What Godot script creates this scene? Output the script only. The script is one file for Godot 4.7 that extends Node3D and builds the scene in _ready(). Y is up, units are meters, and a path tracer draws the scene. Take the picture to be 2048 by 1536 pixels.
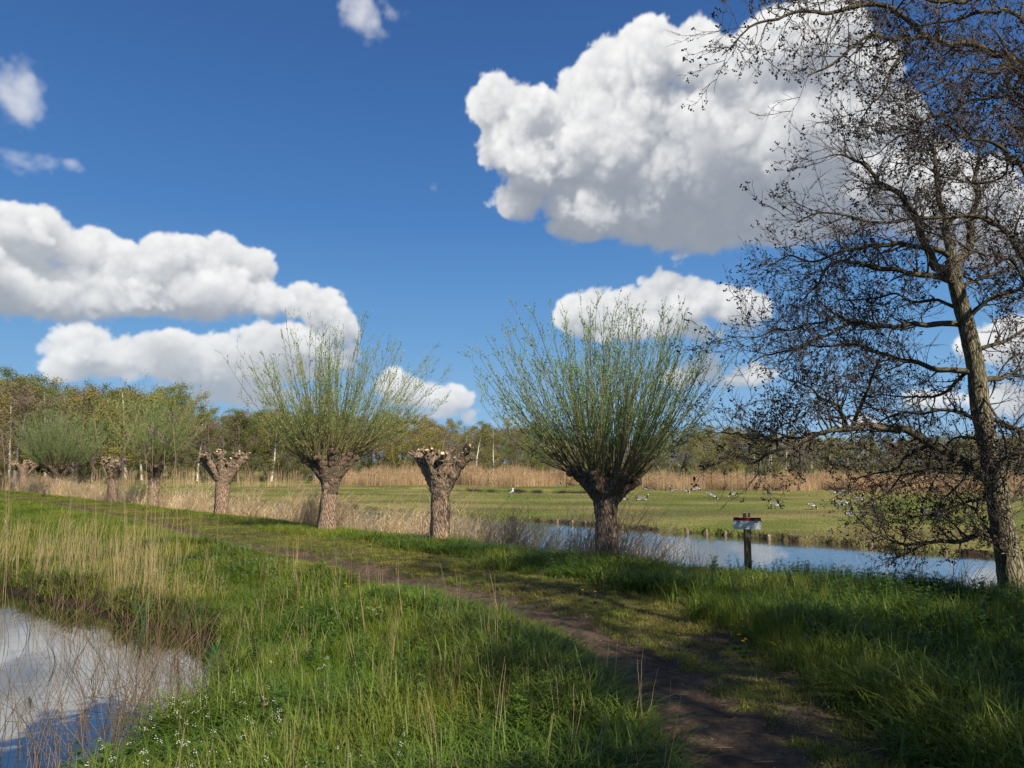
extends Node3D
# A riverside path in April: pollard willows, an alder, a ditch, a pond, a meadow with geese.

const F := 1490.0            # focal length of the photograph in its own pixels
const EYE := 1.75
const WATER := -0.65
var pitch := atan(157.0 / 1490.0)
var rng := RandomNumberGenerator.new()
var nz := FastNoiseLite.new()
var taken := {}
var mats := {}


func _ready() -> void:
	rng.seed = 20240427
	nz.seed = 5
	nz.noise_type = FastNoiseLite.TYPE_SIMPLEX_SMOOTH
	nz.frequency = 1.0
	nz.fractal_type = FastNoiseLite.FRACTAL_NONE
	# --- camera, sky, sun, exposure
	var cam := Camera3D.new()
	cam.name = "camera"
	cam.fov = rad_to_deg(2.0 * atan(768.0 / F))
	cam.position = Vector3(0, EYE, 0)
	cam.rotation = Vector3(pitch, 0, 0)
	cam.near = 0.05
	cam.far = 6000.0
	add_child(cam)
	cam.current = true
	var sun := DirectionalLight3D.new()
	sun.name = "sun"
	sun.light_color = Color(1.0, 0.955, 0.88)
	sun.light_energy = 1.6
	sun.light_angular_distance = 0.53
	sun.shadow_enabled = true
	sun.basis = Basis.looking_at(sun_travel(), Vector3.UP)
	add_child(sun)
	var env := Environment.new()
	env.background_mode = Environment.BG_SKY
	env.tonemap_mode = Environment.TONE_MAPPER_LINEAR
	env.tonemap_exposure = 1.6
	env.background_energy_multiplier = 0.63
	env.sdfgi_enabled = true
	env.ssao_enabled = true
	env.ssil_enabled = true
	var sky := Sky.new()
	var pano := PanoramaSkyMaterial.new()
	pano.panorama = make_sky()
	sky.sky_material = pano
	env.sky = sky
	var we := WorldEnvironment.new()
	we.name = "world"
	we.environment = env
	add_child(we)
	make_materials()
	build_all()


func sun_travel() -> Vector3:
	# high spring sun behind the viewer's right shoulder
	var el := deg_to_rad(41.0)
	var az := deg_to_rad(-33.0)
	return Vector3(sin(az) * cos(el), -sin(el), -cos(az) * cos(el))


# --- pixels of the photograph to places
func ray(u: float, v: float) -> Vector3:
	var dx := (u - 1024.0) / F
	var dy := -(v - 768.0) / F
	return Vector3(dx, dy * cos(pitch) + sin(pitch), -cos(pitch) + dy * sin(pitch))


func on_plane(u: float, v: float, y: float) -> Vector3:
	var d := ray(u, v)
	var t := (y - EYE) / d.y
	return Vector3(0, EYE, 0) + d * t


func at_depth(u: float, v: float, depth: float) -> Vector3:
	var d := ray(u, v)
	return Vector3(0, EYE, 0) + d * (depth / -d.z)


# --- sky: air and cumulus clouds, computed by direction (azimuth, elevation in degrees)
func sm(a: float, b: float, x: float) -> float:
	var t := clampf((x - a) / (b - a), 0.0, 1.0)
	return t * t * (3.0 - 2.0 * t)


func air(az: float, el: float) -> Color:
	var stops: Array[float] = [-5.0, 0.0, 4.0, 10.0, 18.0, 27.0, 36.0, 60.0, 91.0]
	var cols: Array[Color] = [Color8(160, 194, 222), Color8(160, 194, 222), Color8(138, 183, 223), Color8(108, 160, 212), Color8(80, 131, 193), Color8(65, 110, 172), Color8(56, 95, 153), Color8(50, 86, 141), Color8(47, 81, 135)]
	var c := cols[8]
	for i in 8:
		if el < stops[i + 1]:
			c = cols[i].lerp(cols[i + 1], clampf((el - stops[i]) / (stops[i + 1] - stops[i]), 0.0, 1.0))
			break
	return c


func to_azel(u: float, v: float) -> Vector2:
	var d := ray(u, v).normalized()
	return Vector2(rad_to_deg(atan2(d.x, -d.z)), rad_to_deg(asin(d.y)))


func puff(u: float, v: float, rx: float, ry: float, soft := 0.0, away := 0.0) -> Array[float]:
	var p := to_azel(u, v)
	var k := rad_to_deg(1.0 / F)
	return [p.x, p.y, rx * k, ry * k, soft, away]


func cloud_list() -> Array:
	var a := []
	# the great cloud
	for b in [[985, 215, 62, 62], [1060, 235, 70, 66], [1010, 300, 66, 60], [1085, 330, 100, 80], [1040, 400, 70, 50], [1160, 210, 70, 70], [1225, 160, 85, 80], [1300, 125, 80, 76], [1385, 120, 78, 72],
			[1455, 165, 90, 80], [1545, 120, 90, 90], [1640, 70, 80, 80], [1700, 160, 100, 80], [1760, 240, 80, 70], [1250, 290, 190, 130], [1420, 310, 220, 150], [1590, 300, 200, 140], [1180, 420, 110, 80], [1300, 425, 170, 75], [1460, 435, 190, 75],
			[1600, 430, 150, 75], [1760, 370, 150, 90], [1870, 400, 130, 90], [1990, 460, 110, 70]]:
		a.append(puff(b[0], b[1], b[2], b[3]))
	# the cloud behind the large willow and the one under it
	for b in [[1150, 625, 50, 42], [1205, 615, 60, 42], [1265, 612, 60, 42], [1325, 597, 58, 52], [1375, 615, 70, 52], [1470, 622, 66, 46], [1410, 668, 78, 30], [1300, 655, 130, 40], [1200, 650, 60, 38], [1415, 735, 52, 38],
			[1395, 758, 66, 28], [1505, 752, 54, 30], [1455, 764, 66, 22]]:
		a.append(puff(b[0], b[1], b[2], b[3]))
	# the bank of cloud on the left
	for b in [[30, 455, 66, 46], [85, 450, 40, 40], [140, 500, 80, 42], [195, 492, 40, 36], [0, 570, 110, 66], [90, 590, 120, 56], [265, 530, 62, 46], [330, 525, 60, 50], [395, 520, 56, 50], [450, 515, 50, 48], [500, 545, 50, 52],
			[290, 590, 200, 58], [420, 590, 140, 60], [525, 600, 50, 40], [-90, 520, 100, 90], [-220, 560, 120, 80]]:
		a.append(puff(b[0], b[1], b[2], b[3], 0.0, 1.3))
	# the lower bank, farther off
	for b in [[600, 605, 46, 46], [645, 625, 52, 50], [680, 665, 40, 44], [560, 690, 110, 50], [450, 705, 110, 36], [330, 690, 110, 30], [165, 705, 66, 44], [210, 735, 90, 34], [130, 735, 50, 30], [400, 745, 160, 34], [560, 745, 140, 34], [290, 715, 110, 40], [690, 715, 40, 40],
			[450, 790, 130, 26], [560, 800, 130, 28], [795, 778, 52, 40], [850, 792, 56, 30], [905, 797, 50, 30], [880, 832, 76, 14], [820, 842, 66, 16], [1000, 850, 50, 8], [1720, 845, 60, 14], [1850, 800, 60, 20], [2010, 690, 70, 50], [2050, 800, 90, 40]]:
		a.append(puff(b[0], b[1], b[2], b[3], 0.0, -4.2))
	# thin scraps
	for b in [[50, 165, 34, 40], [38, 205, 46, 44], [15, 190, 36, 40], [35, 325, 32, 16], [128, 330, 38, 13], [728, 30, 52, 40], [745, 65, 34, 28], [700, 15, 34, 30], [775, 20, 30, 22], [870, 378, 8, 13]]:
		a.append(puff(b[0], b[1], b[2], b[3], 1.0))
	return a


func paint_clouds(im: Image, az0: float, el0: float, w: int, h: int, per_deg: float, puffs: Array, gr: float) -> void:
	# clouds as volumes over (azimuth, elevation, depth), all in degrees: a coarse grid holds their shape and the sunlight that gets through, then each pixel is marched
	var top: float = el0 + h / per_deg
	var zr := 5.6
	var gw := int(w / per_deg * gr) + 2
	var gh := int(h / per_deg * gr) + 2
	var gd := int(2.0 * zr * gr) + 1
	var shape := PackedFloat32Array()
	shape.resize(gw * gh * gd)
	shape.fill(-2.4)
	var thin := PackedFloat32Array()
	thin.resize(gw * gh)
	var big := PackedFloat32Array()
	big.resize(gw * gh)
	big.fill(0.4)
	var k := 0
	for p in puffs:
		var cx: float = (p[0] - az0) * gr
		var cy: float = (top - p[1]) * gr
		var rx: float = p[2] * gr
		var ry: float = p[3] * gr
		var rz: float = minf(minf(p[2], p[3] * 1.3), 4.2) * gr
		var rm := minf(rx, ry) / gr
		k += 1
		var cz: float = gd * 0.5 + sin(k * 2.4) * 0.9 * gr * minf(1.0, rm) + (p[5] + 0.8) * gr
		var pad := 2.2 * gr
		for y in range(maxi(0, int(cy - ry - pad)), mini(gh, int(cy + ry + pad) + 1)):
			var dy := (y - cy) / ry
			if dy > 0.0:
				dy *= 1.15
			for x in range(maxi(0, int(cx - rx - pad)), mini(gw, int(cx + rx + pad) + 1)):
				var dx := (x - cx) / rx
				var d2 := dx * dx + dy * dy
				if d2 < 3.0:
					var jj := y * gw + x
					big[jj] = maxf(big[jj], minf(1.25, 0.3 + rm * 0.27) * (1.0 - 0.3 * maxf(0.0, d2 - 1.0)))
				if p[4] > 0.0 and d2 < 4.0:
					thin[y * gw + x] = 1.0
				for z in range(maxi(0, int(cz - rz - pad)), mini(gd, int(cz + rz + pad) + 1)):
					var dz := (z - cz) / rz
					var s := (1.0 - sqrt(d2 + dz * dz)) * rm
					var i := (z * gh + y) * gw + x
					var o := shape[i]
					if s > o - 0.5:
						# rounded union
						var hm := clampf(0.5 + (s - o) / 1.0, 0.0, 1.0)
						shape[i] = lerpf(o, s, hm) + 0.5 * hm * (1.0 - hm)
	var soft_n := FastNoiseLite.new()
	soft_n.seed = 12
	soft_n.noise_type = FastNoiseLite.TYPE_SIMPLEX_SMOOTH
	soft_n.frequency = 0.125
	soft_n.fractal_type = FastNoiseLite.FRACTAL_RIDGED
	soft_n.fractal_octaves = 3
	soft_n.fractal_lacunarity = 2.1
	var bill := FastNoiseLite.new()
	bill.seed = 12
	bill.noise_type = FastNoiseLite.TYPE_SIMPLEX_SMOOTH
	bill.frequency = 0.125
	bill.fractal_type = FastNoiseLite.FRACTAL_RIDGED
	bill.fractal_octaves = 7 if per_deg > 6.0 else 4
	bill.fractal_gain = 0.56
	bill.fractal_lacunarity = 2.1
	bill.fractal_weighted_strength = 0.0
	var small := FastNoiseLite.new()
	small.seed = 19
	small.noise_type = FastNoiseLite.TYPE_SIMPLEX_SMOOTH
	small.frequency = 0.42
	small.fractal_type = FastNoiseLite.FRACTAL_RIDGED
	small.fractal_octaves = 6 if per_deg > 6.0 else 2
	small.fractal_gain = 0.62
	var light := PackedFloat32Array()
	light.resize(gw * gh * gd)
	var rho := PackedFloat32Array()
	rho.resize(gw * gh * gd)
	var front := PackedFloat32Array()
	front.resize(gw * gh)
	front.fill(-99.0)
	var back := PackedFloat32Array()
	back.resize(gw * gh)
	back.fill(99.0)
	for z in gd:
		for y in gh:
			for x in gw:
				var i := (z * gh + y) * gw + x
				var s := shape[i]
				if s > -1.5:
					var j := y * gw + x
					front[j] = maxf(front[j], z)
					back[j] = minf(back[j], z)
					var n := -soft_n.get_noise_3d(az0 + x / gr, (top - y / gr) * 1.15, z / gr)
					rho[i] = clampf((s + big[j] * (n + 0.22)) * 1.4, 0.0, 1.0) * (0.3 if thin[j] > 0.0 else 1.0)
	# sunlight sweeps down from above
	var lx := -0.4
	var lz := 0.05
	var sigma := 1.15 / gr
	for y in gh:
		for z in gd:
			for x in gw:
				var i := (z * gh + y) * gw + x
				if y == 0:
					light[i] = 1.0
					continue
				var fx := clampf(x + lx, 0.0, gw - 1.001)
				var fz := clampf(z + lz, 0.0, gd - 1.001)
				var xi := int(fx)
				var zi := int(fz)
				var tx := fx - xi
				var tz := fz - zi
				var q := (zi * gh + y - 1) * gw + xi
				var q2 := q + gh * gw
				var l := lerpf(lerpf(light[q] * exp(-sigma * rho[q]), light[q + 1] * exp(-sigma * rho[q + 1]), tx), lerpf(light[q2] * exp(-sigma * rho[q2]), light[q2 + 1] * exp(-sigma * rho[q2 + 1]), tx), tz)
				light[i] = lerpf(l, 1.0, 0.9 / gr) if shape[i] < -0.6 else l
	var rows := []
	rows.resize(h)
	var step := 0.2
	var work := func(y: int) -> void:
		var out := PackedColorArray()
		out.resize(w)
		var el := top - (y + 0.5) / per_deg
		var gy := clampf((top - el) * gr, 0.0, gh - 1.001)
		var yi := int(gy)
		var ty := gy - yi
		var plane := gw * gh
		for x in w:
			var az := az0 + (x + 0.5) / per_deg
			var sky := air(az, el)
			var gx := clampf((az - az0) * gr, 0.0, gw - 1.001)
			var xi := int(gx)
			var tx := gx - xi
			var j := yi * gw + xi
			var zf := maxf(maxf(front[j], front[j + 1]), maxf(front[j + gw], front[j + gw + 1]))
			if zf > 0.0:
				var zb := minf(minf(back[j], back[j + 1]), minf(back[j + gw], back[j + gw + 1]))
				var w00 := (1.0 - tx) * (1.0 - ty)
				var w10 := tx * (1.0 - ty)
				var w01 := (1.0 - tx) * ty
				var w11 := tx * ty
				var so := thin[j] * w00 + thin[j + 1] * w10 + thin[j + gw] * w01 + thin[j + gw + 1] * w11
				var amp := big[j] * w00 + big[j + 1] * w10 + big[j + gw] * w01 + big[j + gw + 1] * w11
				var seen := 1.0
				var got := 0.0
				var z := minf(zf + 1.0, gd - 1.01) + fmod(sin(x * 12.9 + y * 78.2) * 437.5, 0.5) * step * gr * 0.5
				z = clampf(z, 0.0, gd - 1.01)
				while z > zb - 1.0 and z > 0.0:
					var zi := int(z)
					var tz := z - zi
					var q := zi * plane + j
					var a := shape[q] * w00 + shape[q + 1] * w10 + shape[q + gw] * w01 + shape[q + gw + 1] * w11
					var q2 := q + plane
					var b := shape[q2] * w00 + shape[q2 + 1] * w10 + shape[q2 + gw] * w01 + shape[q2 + gw + 1] * w11
					var s := a + (b - a) * tz
					if s < -1.3:
						z -= step * gr * 1.6
						continue
					var la := light[q] * w00 + light[q + 1] * w10 + light[q + gw] * w01 + light[q + gw + 1] * w11
					var lb := light[q2] * w00 + light[q2 + 1] * w10 + light[q2 + gw] * w01 + light[q2 + gw + 1] * w11
					var li := la + (lb - la) * tz
					var n := -bill.get_noise_3d(az, el * 1.15, z / gr)
					var n2 := -small.get_noise_3d(az, el * 1.1, z / gr)
					var dim := 1.0 - sm(0.02, 0.4, li)
					var r := (s + lerpf(amp, 0.75, so) * (n + 0.22) + lerpf(0.46 + 0.3 * dim, 0.85, so) * (n2 + 0.08) + so * 0.05) * lerpf(lerpf(2.3, 0.42, dim), 0.45, so)
					if r > 0.0:
						r = minf(r, 1.0) * lerpf(1.0, 0.3, so)
						var t := exp(-r * step * 4.2)
						# crevices get less light than the crowns of the billows
						var open := clampf(0.82 + 0.22 * n + 0.2 * n2, 0.4, 1.08)
						got += seen * (1.0 - t) * (0.54 * li * open + 0.40 * pow(li, 0.45) * (0.7 + 0.3 * open) + 0.06 + 0.05 * n2)
						seen *= t
						if seen < 0.02:
							break
					z -= step * gr
				var al := 1.0 - seen
				if al > 0.003:
					var g := got / al
					g = lerpf(g, 0.85, so * 0.7)
					var c := Color(0.25, 0.285, 0.345).lerp(Color(1.04, 1.03, 1.01), clampf(g * 1.06, 0.0, 1.0))
					c = c.lerp(Color(0.55, 0.66, 0.78), exp(-maxf(el, 0.3) * 0.17) * 0.5)
					sky = sky.srgb_to_linear().lerp(c, al * lerpf(1.0, 0.85, so)).linear_to_srgb()
			out[x] = sky
		rows[y] = out
	var id := WorkerThreadPool.add_group_task(work, h, 4, true)
	WorkerThreadPool.wait_for_group_task_completion(id)
	for y in h:
		var row: PackedColorArray = rows[y]
		for x in w:
			im.set_pixel(x, y, row[x])


func make_sky() -> ImageTexture:
	var puffs := cloud_list()
	# the rest of the sky: the same kind of clouds all round
	var others := []
	var r := RandomNumberGenerator.new()
	r.seed = 77
	for k in 26:
		var az := 52.0 + r.randf() * 256.0
		var el := 6.0 + 56.0 * pow(r.randf(), 1.5)
		var size := (3.0 + r.randf() * 5.0) * (0.5 + el / 40.0)
		for j in 9:
			var a := r.randf_range(-1.6, 1.6)
			others.append([az + a * size, el + r.randf_range(-0.1, 0.55) * size * (1.2 - absf(a) * 0.5), size * r.randf_range(0.45, 0.8), size * r.randf_range(0.3, 0.5), 0.0, 0.0])
	for p in puffs:
		others.append(p)
		others.append([p[0] + 360.0, p[1], p[2], p[3], p[4], p[5]])
	for k in 8:
		var az := r.randf_range(-40.0, 40.0)
		var el := r.randf_range(46.0, 72.0)
		for j in 6:
			others.append([az + r.randf_range(-9, 9), el + r.randf_range(-2.5, 2.5), r.randf_range(3, 6), r.randf_range(2, 3.4), 0.0, 0.0])
	var W := 4096
	var H := 2048
	# coarse, all round: 1024 x 512 (per degree 2.844); azimuth -180 .. 180
	var cw := 1024
	var ch := 512
	var wrapped := []
	for p in others:
		var q: Array = p.duplicate()
		wrapped.append(q)
		if q[0] > 120.0:
			wrapped.append([q[0] - 360.0, q[1], q[2], q[3], q[4], q[5]])
	var coarse := Image.create_empty(cw, ch, false, Image.FORMAT_RGB8)
	coarse.fill(air(0, -5))
	var upper := Image.create_empty(cw, 264, false, Image.FORMAT_RGB8)
	paint_clouds(upper, -180.0, 90.0 - 264.0 / (cw / 360.0), cw, 264, cw / 360.0, wrapped, 0.7)
	coarse.blit_rect(upper, Rect2i(0, 0, cw, 264), Vector2i.ZERO)
	coarse.resize(W, H, Image.INTERPOLATE_CUBIC)
	var per := W / 360.0
	var x0 := int((180.0 - 46.0) * per)
	var y0 := int((90.0 - 41.0) * per)
	var w := int(92.0 * per)
	var h := int(42.0 * per)
	var front := Image.create_empty(w, h, false, Image.FORMAT_RGB8)
	paint_clouds(front, x0 / per - 180.0, 90.0 - (y0 + h) / per, w, h, per, wrapped, 2.0)
	coarse.blit_rect(front, Rect2i(0, 0, w, h), Vector2i(x0, y0))
	# a panorama begins straight ahead, at azimuth 0
	var rolled := Image.create_empty(W, H, false, Image.FORMAT_RGB8)
	rolled.blit_rect(coarse, Rect2i(W / 2, 0, W / 2, H), Vector2i.ZERO)
	rolled.blit_rect(coarse, Rect2i(0, 0, W / 2, H), Vector2i(W / 2, 0))
	return ImageTexture.create_from_image(rolled)


# --- mesh collecting
class MB:
	var v := PackedVector3Array()
	var n := PackedVector3Array()
	var c := PackedColorArray()
	var uv := PackedVector2Array()
	var ix := PackedInt32Array()

	func vert(p: Vector3, nn: Vector3, col: Color, t := Vector2.ZERO) -> int:
		v.append(p)
		n.append(nn)
		c.append(col)
		uv.append(t)
		return v.size() - 1

	func tri(a: int, b: int, d: int) -> void:
		ix.append(a)
		ix.append(b)
		ix.append(d)

	# a tapered tube through points; v of the uv runs in metres along it
	func tube(pts: PackedVector3Array, rad: PackedFloat32Array, sides: int, col: Color, closed := true) -> void:
		var m := pts.size()
		var t := (pts[1] - pts[0]).normalized()
		var a := t.cross(Vector3.UP if absf(t.y) < 0.9 else Vector3.RIGHT).normalized()
		var b0 := v.size()
		var along := 0.0
		for i in m:
			var d := (pts[mini(i + 1, m - 1)] - pts[maxi(i - 1, 0)]).normalized()
			a = (a - d * a.dot(d)).normalized()
			var b := d.cross(a)
			if i > 0:
				along += pts[i].distance_to(pts[i - 1])
			for s in sides + 1:
				var th := TAU * s / sides
				var o := a * cos(th) + b * sin(th)
				vert(pts[i] + o * rad[i], o, col, Vector2(float(s) / sides, along))
		for i in m - 1:
			for s in sides:
				var p := b0 + i * (sides + 1) + s
				var q := p + sides + 1
				tri(p, p + 1, q)
				tri(p + 1, q + 1, q)
		if closed and rad[m - 1] > 0.004:
			var d2 := (pts[m - 1] - pts[m - 2]).normalized()
			var mid := vert(pts[m - 1] + d2 * rad[m - 1] * 0.3, d2, col, Vector2(0.5, along))
			for s in sides:
				tri(b0 + (m - 1) * (sides + 1) + s, b0 + (m - 1) * (sides + 1) + s + 1, mid)

	# a flat leaf or blade bending over toward dir
	func blade(at: Vector3, dir: Vector3, tall: float, wide: float, bend: float, segs: int, col: Color) -> void:
		var side := Vector3(-dir.z, 0, dir.x) * wide * 0.5
		var b0 := v.size()
		for i in segs + 1:
			var s := float(i) / segs
			var p := at + Vector3.UP * tall * (s - bend * 0.42 * s * s * s) + dir * tall * bend * s * s
			var up := Vector3.UP * (1.0 - bend * 1.26 * s * s) + dir * bend * 2.0 * s
			var nn := up.cross(side).normalized()
			var k := (0.55 + 1.1 * s) if s < 0.4 else (1.0 - pow((s - 0.4) / 0.6, 1.6))
			if i == segs:
				vert(p, nn, col)
			else:
				vert(p - side * k, nn, col)
				vert(p + side * k, nn, col)
		for i in segs:
			var p := b0 + i * 2
			if i == segs - 1:
				tri(p, p + 1, p + 2)
			else:
				tri(p, p + 1, p + 2)
				tri(p + 1, p + 3, p + 2)

	# a pointed leaf: four corners
	func leaf(at: Vector3, axis: Vector3, side: Vector3, col: Color) -> void:
		var nn := axis.cross(side).normalized()
		var b0 := v.size()
		vert(at, nn, col)
		vert(at + axis * 0.45 - side, nn, col)
		vert(at + axis * 0.45 + side, nn, col)
		vert(at + axis, nn, col)
		tri(b0, b0 + 1, b0 + 2)
		tri(b0 + 1, b0 + 3, b0 + 2)

	# a small spindle: cone, bud, pebble
	func spindle(at: Vector3, axis: Vector3, r: float, sides: int, col: Color) -> void:
		var d := axis.normalized()
		var a := d.cross(Vector3.UP if absf(d.y) < 0.9 else Vector3.RIGHT).normalized()
		var b := d.cross(a)
		var lo := vert(at, -d, col)
		var b0 := v.size()
		for s in sides:
			var o := a * cos(TAU * s / sides) + b * sin(TAU * s / sides)
			vert(at + axis * 0.45 + o * r, o, col)
		var hi := vert(at + axis, d, col)
		for s in sides:
			var s2 := (s + 1) % sides
			tri(lo, b0 + s2, b0 + s)
			tri(hi, b0 + s, b0 + s2)

	func box(at: Vector3, half: Vector3, bas: Basis, col: Color) -> void:
		for f in 6:
			var ax := f / 2
			var sg := 1.0 if f % 2 == 0 else -1.0
			var nn := Vector3.ZERO
			nn[ax] = sg
			var p := Vector3.ZERO
			p[(ax + 1) % 3] = 1.0
			var q := Vector3.ZERO
			q[(ax + 2) % 3] = 1.0
			var b0 := v.size()
			for k in 4:
				var o := nn + p * (1.0 if k % 2 == 0 else -1.0) + q * (1.0 if k < 2 else -1.0)
				vert(at + bas * (o * half), bas * nn, col, Vector2(o.dot(p) * half.dot(p.abs()), o.dot(q) * half.dot(q.abs())))
			tri(b0, b0 + 1, b0 + 2)
			tri(b0 + 1, b0 + 3, b0 + 2)

	func mesh(mat: Material) -> ArrayMesh:
		# wind every face clockwise as seen from the side its normals point to
		for i in range(0, ix.size(), 3):
			var p := v[ix[i]]
			var g := (v[ix[i + 2]] - p).cross(v[ix[i + 1]] - p)
			if g.dot(n[ix[i]] + n[ix[i + 1]] + n[ix[i + 2]]) < 0.0:
				var k := ix[i + 1]
				ix[i + 1] = ix[i + 2]
				ix[i + 2] = k
		var m := ArrayMesh.new()
		var arr := []
		arr.resize(Mesh.ARRAY_MAX)
		arr[Mesh.ARRAY_VERTEX] = v
		arr[Mesh.ARRAY_NORMAL] = n
		arr[Mesh.ARRAY_COLOR] = c
		arr[Mesh.ARRAY_TEX_UV] = uv
		arr[Mesh.ARRAY_INDEX] = ix
		m.add_surface_from_arrays(Mesh.PRIMITIVE_TRIANGLES, arr)
		m.surface_set_material(0, mat)
		return m


# --- objects
func numbered(called: String) -> String:
	var k: int = taken.get(called, -1) + 1
	taken[called] = k
	return called if k == 0 else "%s_%03d" % [called, k]


func tag(o: Node, label: String, category := "", group := "", kind := "") -> void:
	o.set_meta("label", label)
	if category:
		o.set_meta("category", category)
	if group:
		o.set_meta("group", group)
	if kind:
		o.set_meta("kind", kind)


func thing(called: String, at: Vector3, turn := 0.0) -> Node3D:
	var o := Node3D.new()
	o.name = numbered(called)
	add_child(o)
	o.position = at
	o.rotation.y = turn
	return o


func part(called: String, m: Mesh, parent: Node, stuff := false) -> MeshInstance3D:
	var o := MeshInstance3D.new()
	o.name = called if parent != self else numbered(called)
	o.mesh = m
	if stuff:
		o.set_meta("kind", "stuff")
	parent.add_child(o, true)
	return o


func many(called: String, m: Mesh, where: Array[Transform3D], tints: PackedColorArray, parent: Node) -> MultiMeshInstance3D:
	var mm := MultiMesh.new()
	mm.transform_format = MultiMesh.TRANSFORM_3D
	mm.use_colors = true
	mm.mesh = m
	mm.instance_count = where.size()
	for i in where.size():
		mm.set_instance_transform(i, where[i])
		mm.set_instance_color(i, tints[i])
	var o := MultiMeshInstance3D.new()
	o.name = called if parent != self else numbered(called)
	o.multimesh = mm
	o.set_meta("kind", "stuff")
	parent.add_child(o, true)
	return o


func copy_of(o: Node3D, at: Vector3, turn: float, size: float) -> Node3D:
	var c: Node3D = o.duplicate()
	c.name = numbered(String(o.name).split("_0")[0])
	add_child(c)
	c.position = at
	c.rotation.y = turn
	c.scale = Vector3.ONE * size
	return c


# --- materials
func plain(called: String, rough: float, spec := 0.5, back := 0.0) -> StandardMaterial3D:
	var m := StandardMaterial3D.new()
	m.resource_name = called
	m.vertex_color_use_as_albedo = true
	m.roughness = rough
	m.metallic_specular = spec
	if back > 0.0:
		m.backlight_enabled = true
		m.backlight = Color(back, back, back).linear_to_srgb()
	mats[called] = m
	return m


func noise_tex(freq: float, lo: float, hi: float, seed_: int, octaves := 4, stretch := 1.0, size := 512) -> ImageTexture:
	# tileable grey noise between lo and hi (linear), stretched along y
	var n := FastNoiseLite.new()
	n.seed = seed_
	n.frequency = freq
	n.fractal_octaves = octaves
	n.fractal_type = FastNoiseLite.FRACTAL_FBM
	var src := n.get_seamless_image(size, int(size / stretch))
	if stretch != 1.0:
		src.resize(size, size, Image.INTERPOLATE_CUBIC)
	var out := Image.create_empty(size, size, false, Image.FORMAT_RGB8)
	for y in size:
		for x in size:
			var g := lerpf(lo, hi, src.get_pixel(x, y).r)
			out.set_pixel(x, y, Color(g, g, g).linear_to_srgb())
	return ImageTexture.create_from_image(out)


func bark_height(seed_: int, cells: float, stretch: float) -> Image:
	# fissured bark: upright plates between dark cracks
	var size := 512
	var n := FastNoiseLite.new()
	n.seed = seed_
	n.noise_type = FastNoiseLite.TYPE_SIMPLEX
	n.frequency = cells / size
	n.fractal_type = FastNoiseLite.FRACTAL_RIDGED
	n.fractal_octaves = 4
	var src := n.get_seamless_image(size, int(size / stretch))
	src.resize(size, size, Image.INTERPOLATE_CUBIC)
	return src


func bark_material(called: String, seed_: int, dark: Color, pale: Color, scale: Vector3, tri_planar: bool) -> StandardMaterial3D:
	var h := bark_height(seed_, 9.0, 3.5)
	var col := Image.create_empty(512, 512, false, Image.FORMAT_RGB8)
	var rel := Image.create_empty(512, 512, false, Image.FORMAT_RGB8)
	for y in 512:
		for x in 512:
			var g := 1.0 - h.get_pixel(x, y).r
			var t := sm(0.15, 0.75, g)
			col.set_pixel(x, y, dark.lerp(pale, t).linear_to_srgb())
			rel.set_pixel(x, y, Color(t, t, t))
	var m := StandardMaterial3D.new()
	m.resource_name = called
	m.vertex_color_use_as_albedo = true
	m.albedo_texture = ImageTexture.create_from_image(col)
	m.heightmap_enabled = true
	m.heightmap_texture = ImageTexture.create_from_image(rel)
	m.heightmap_scale = 2.2
	m.roughness = 0.95
	m.metallic_specular = 0.25
	m.uv1_triplanar = tri_planar
	m.uv1_scale = scale
	mats[called] = m
	return m


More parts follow.
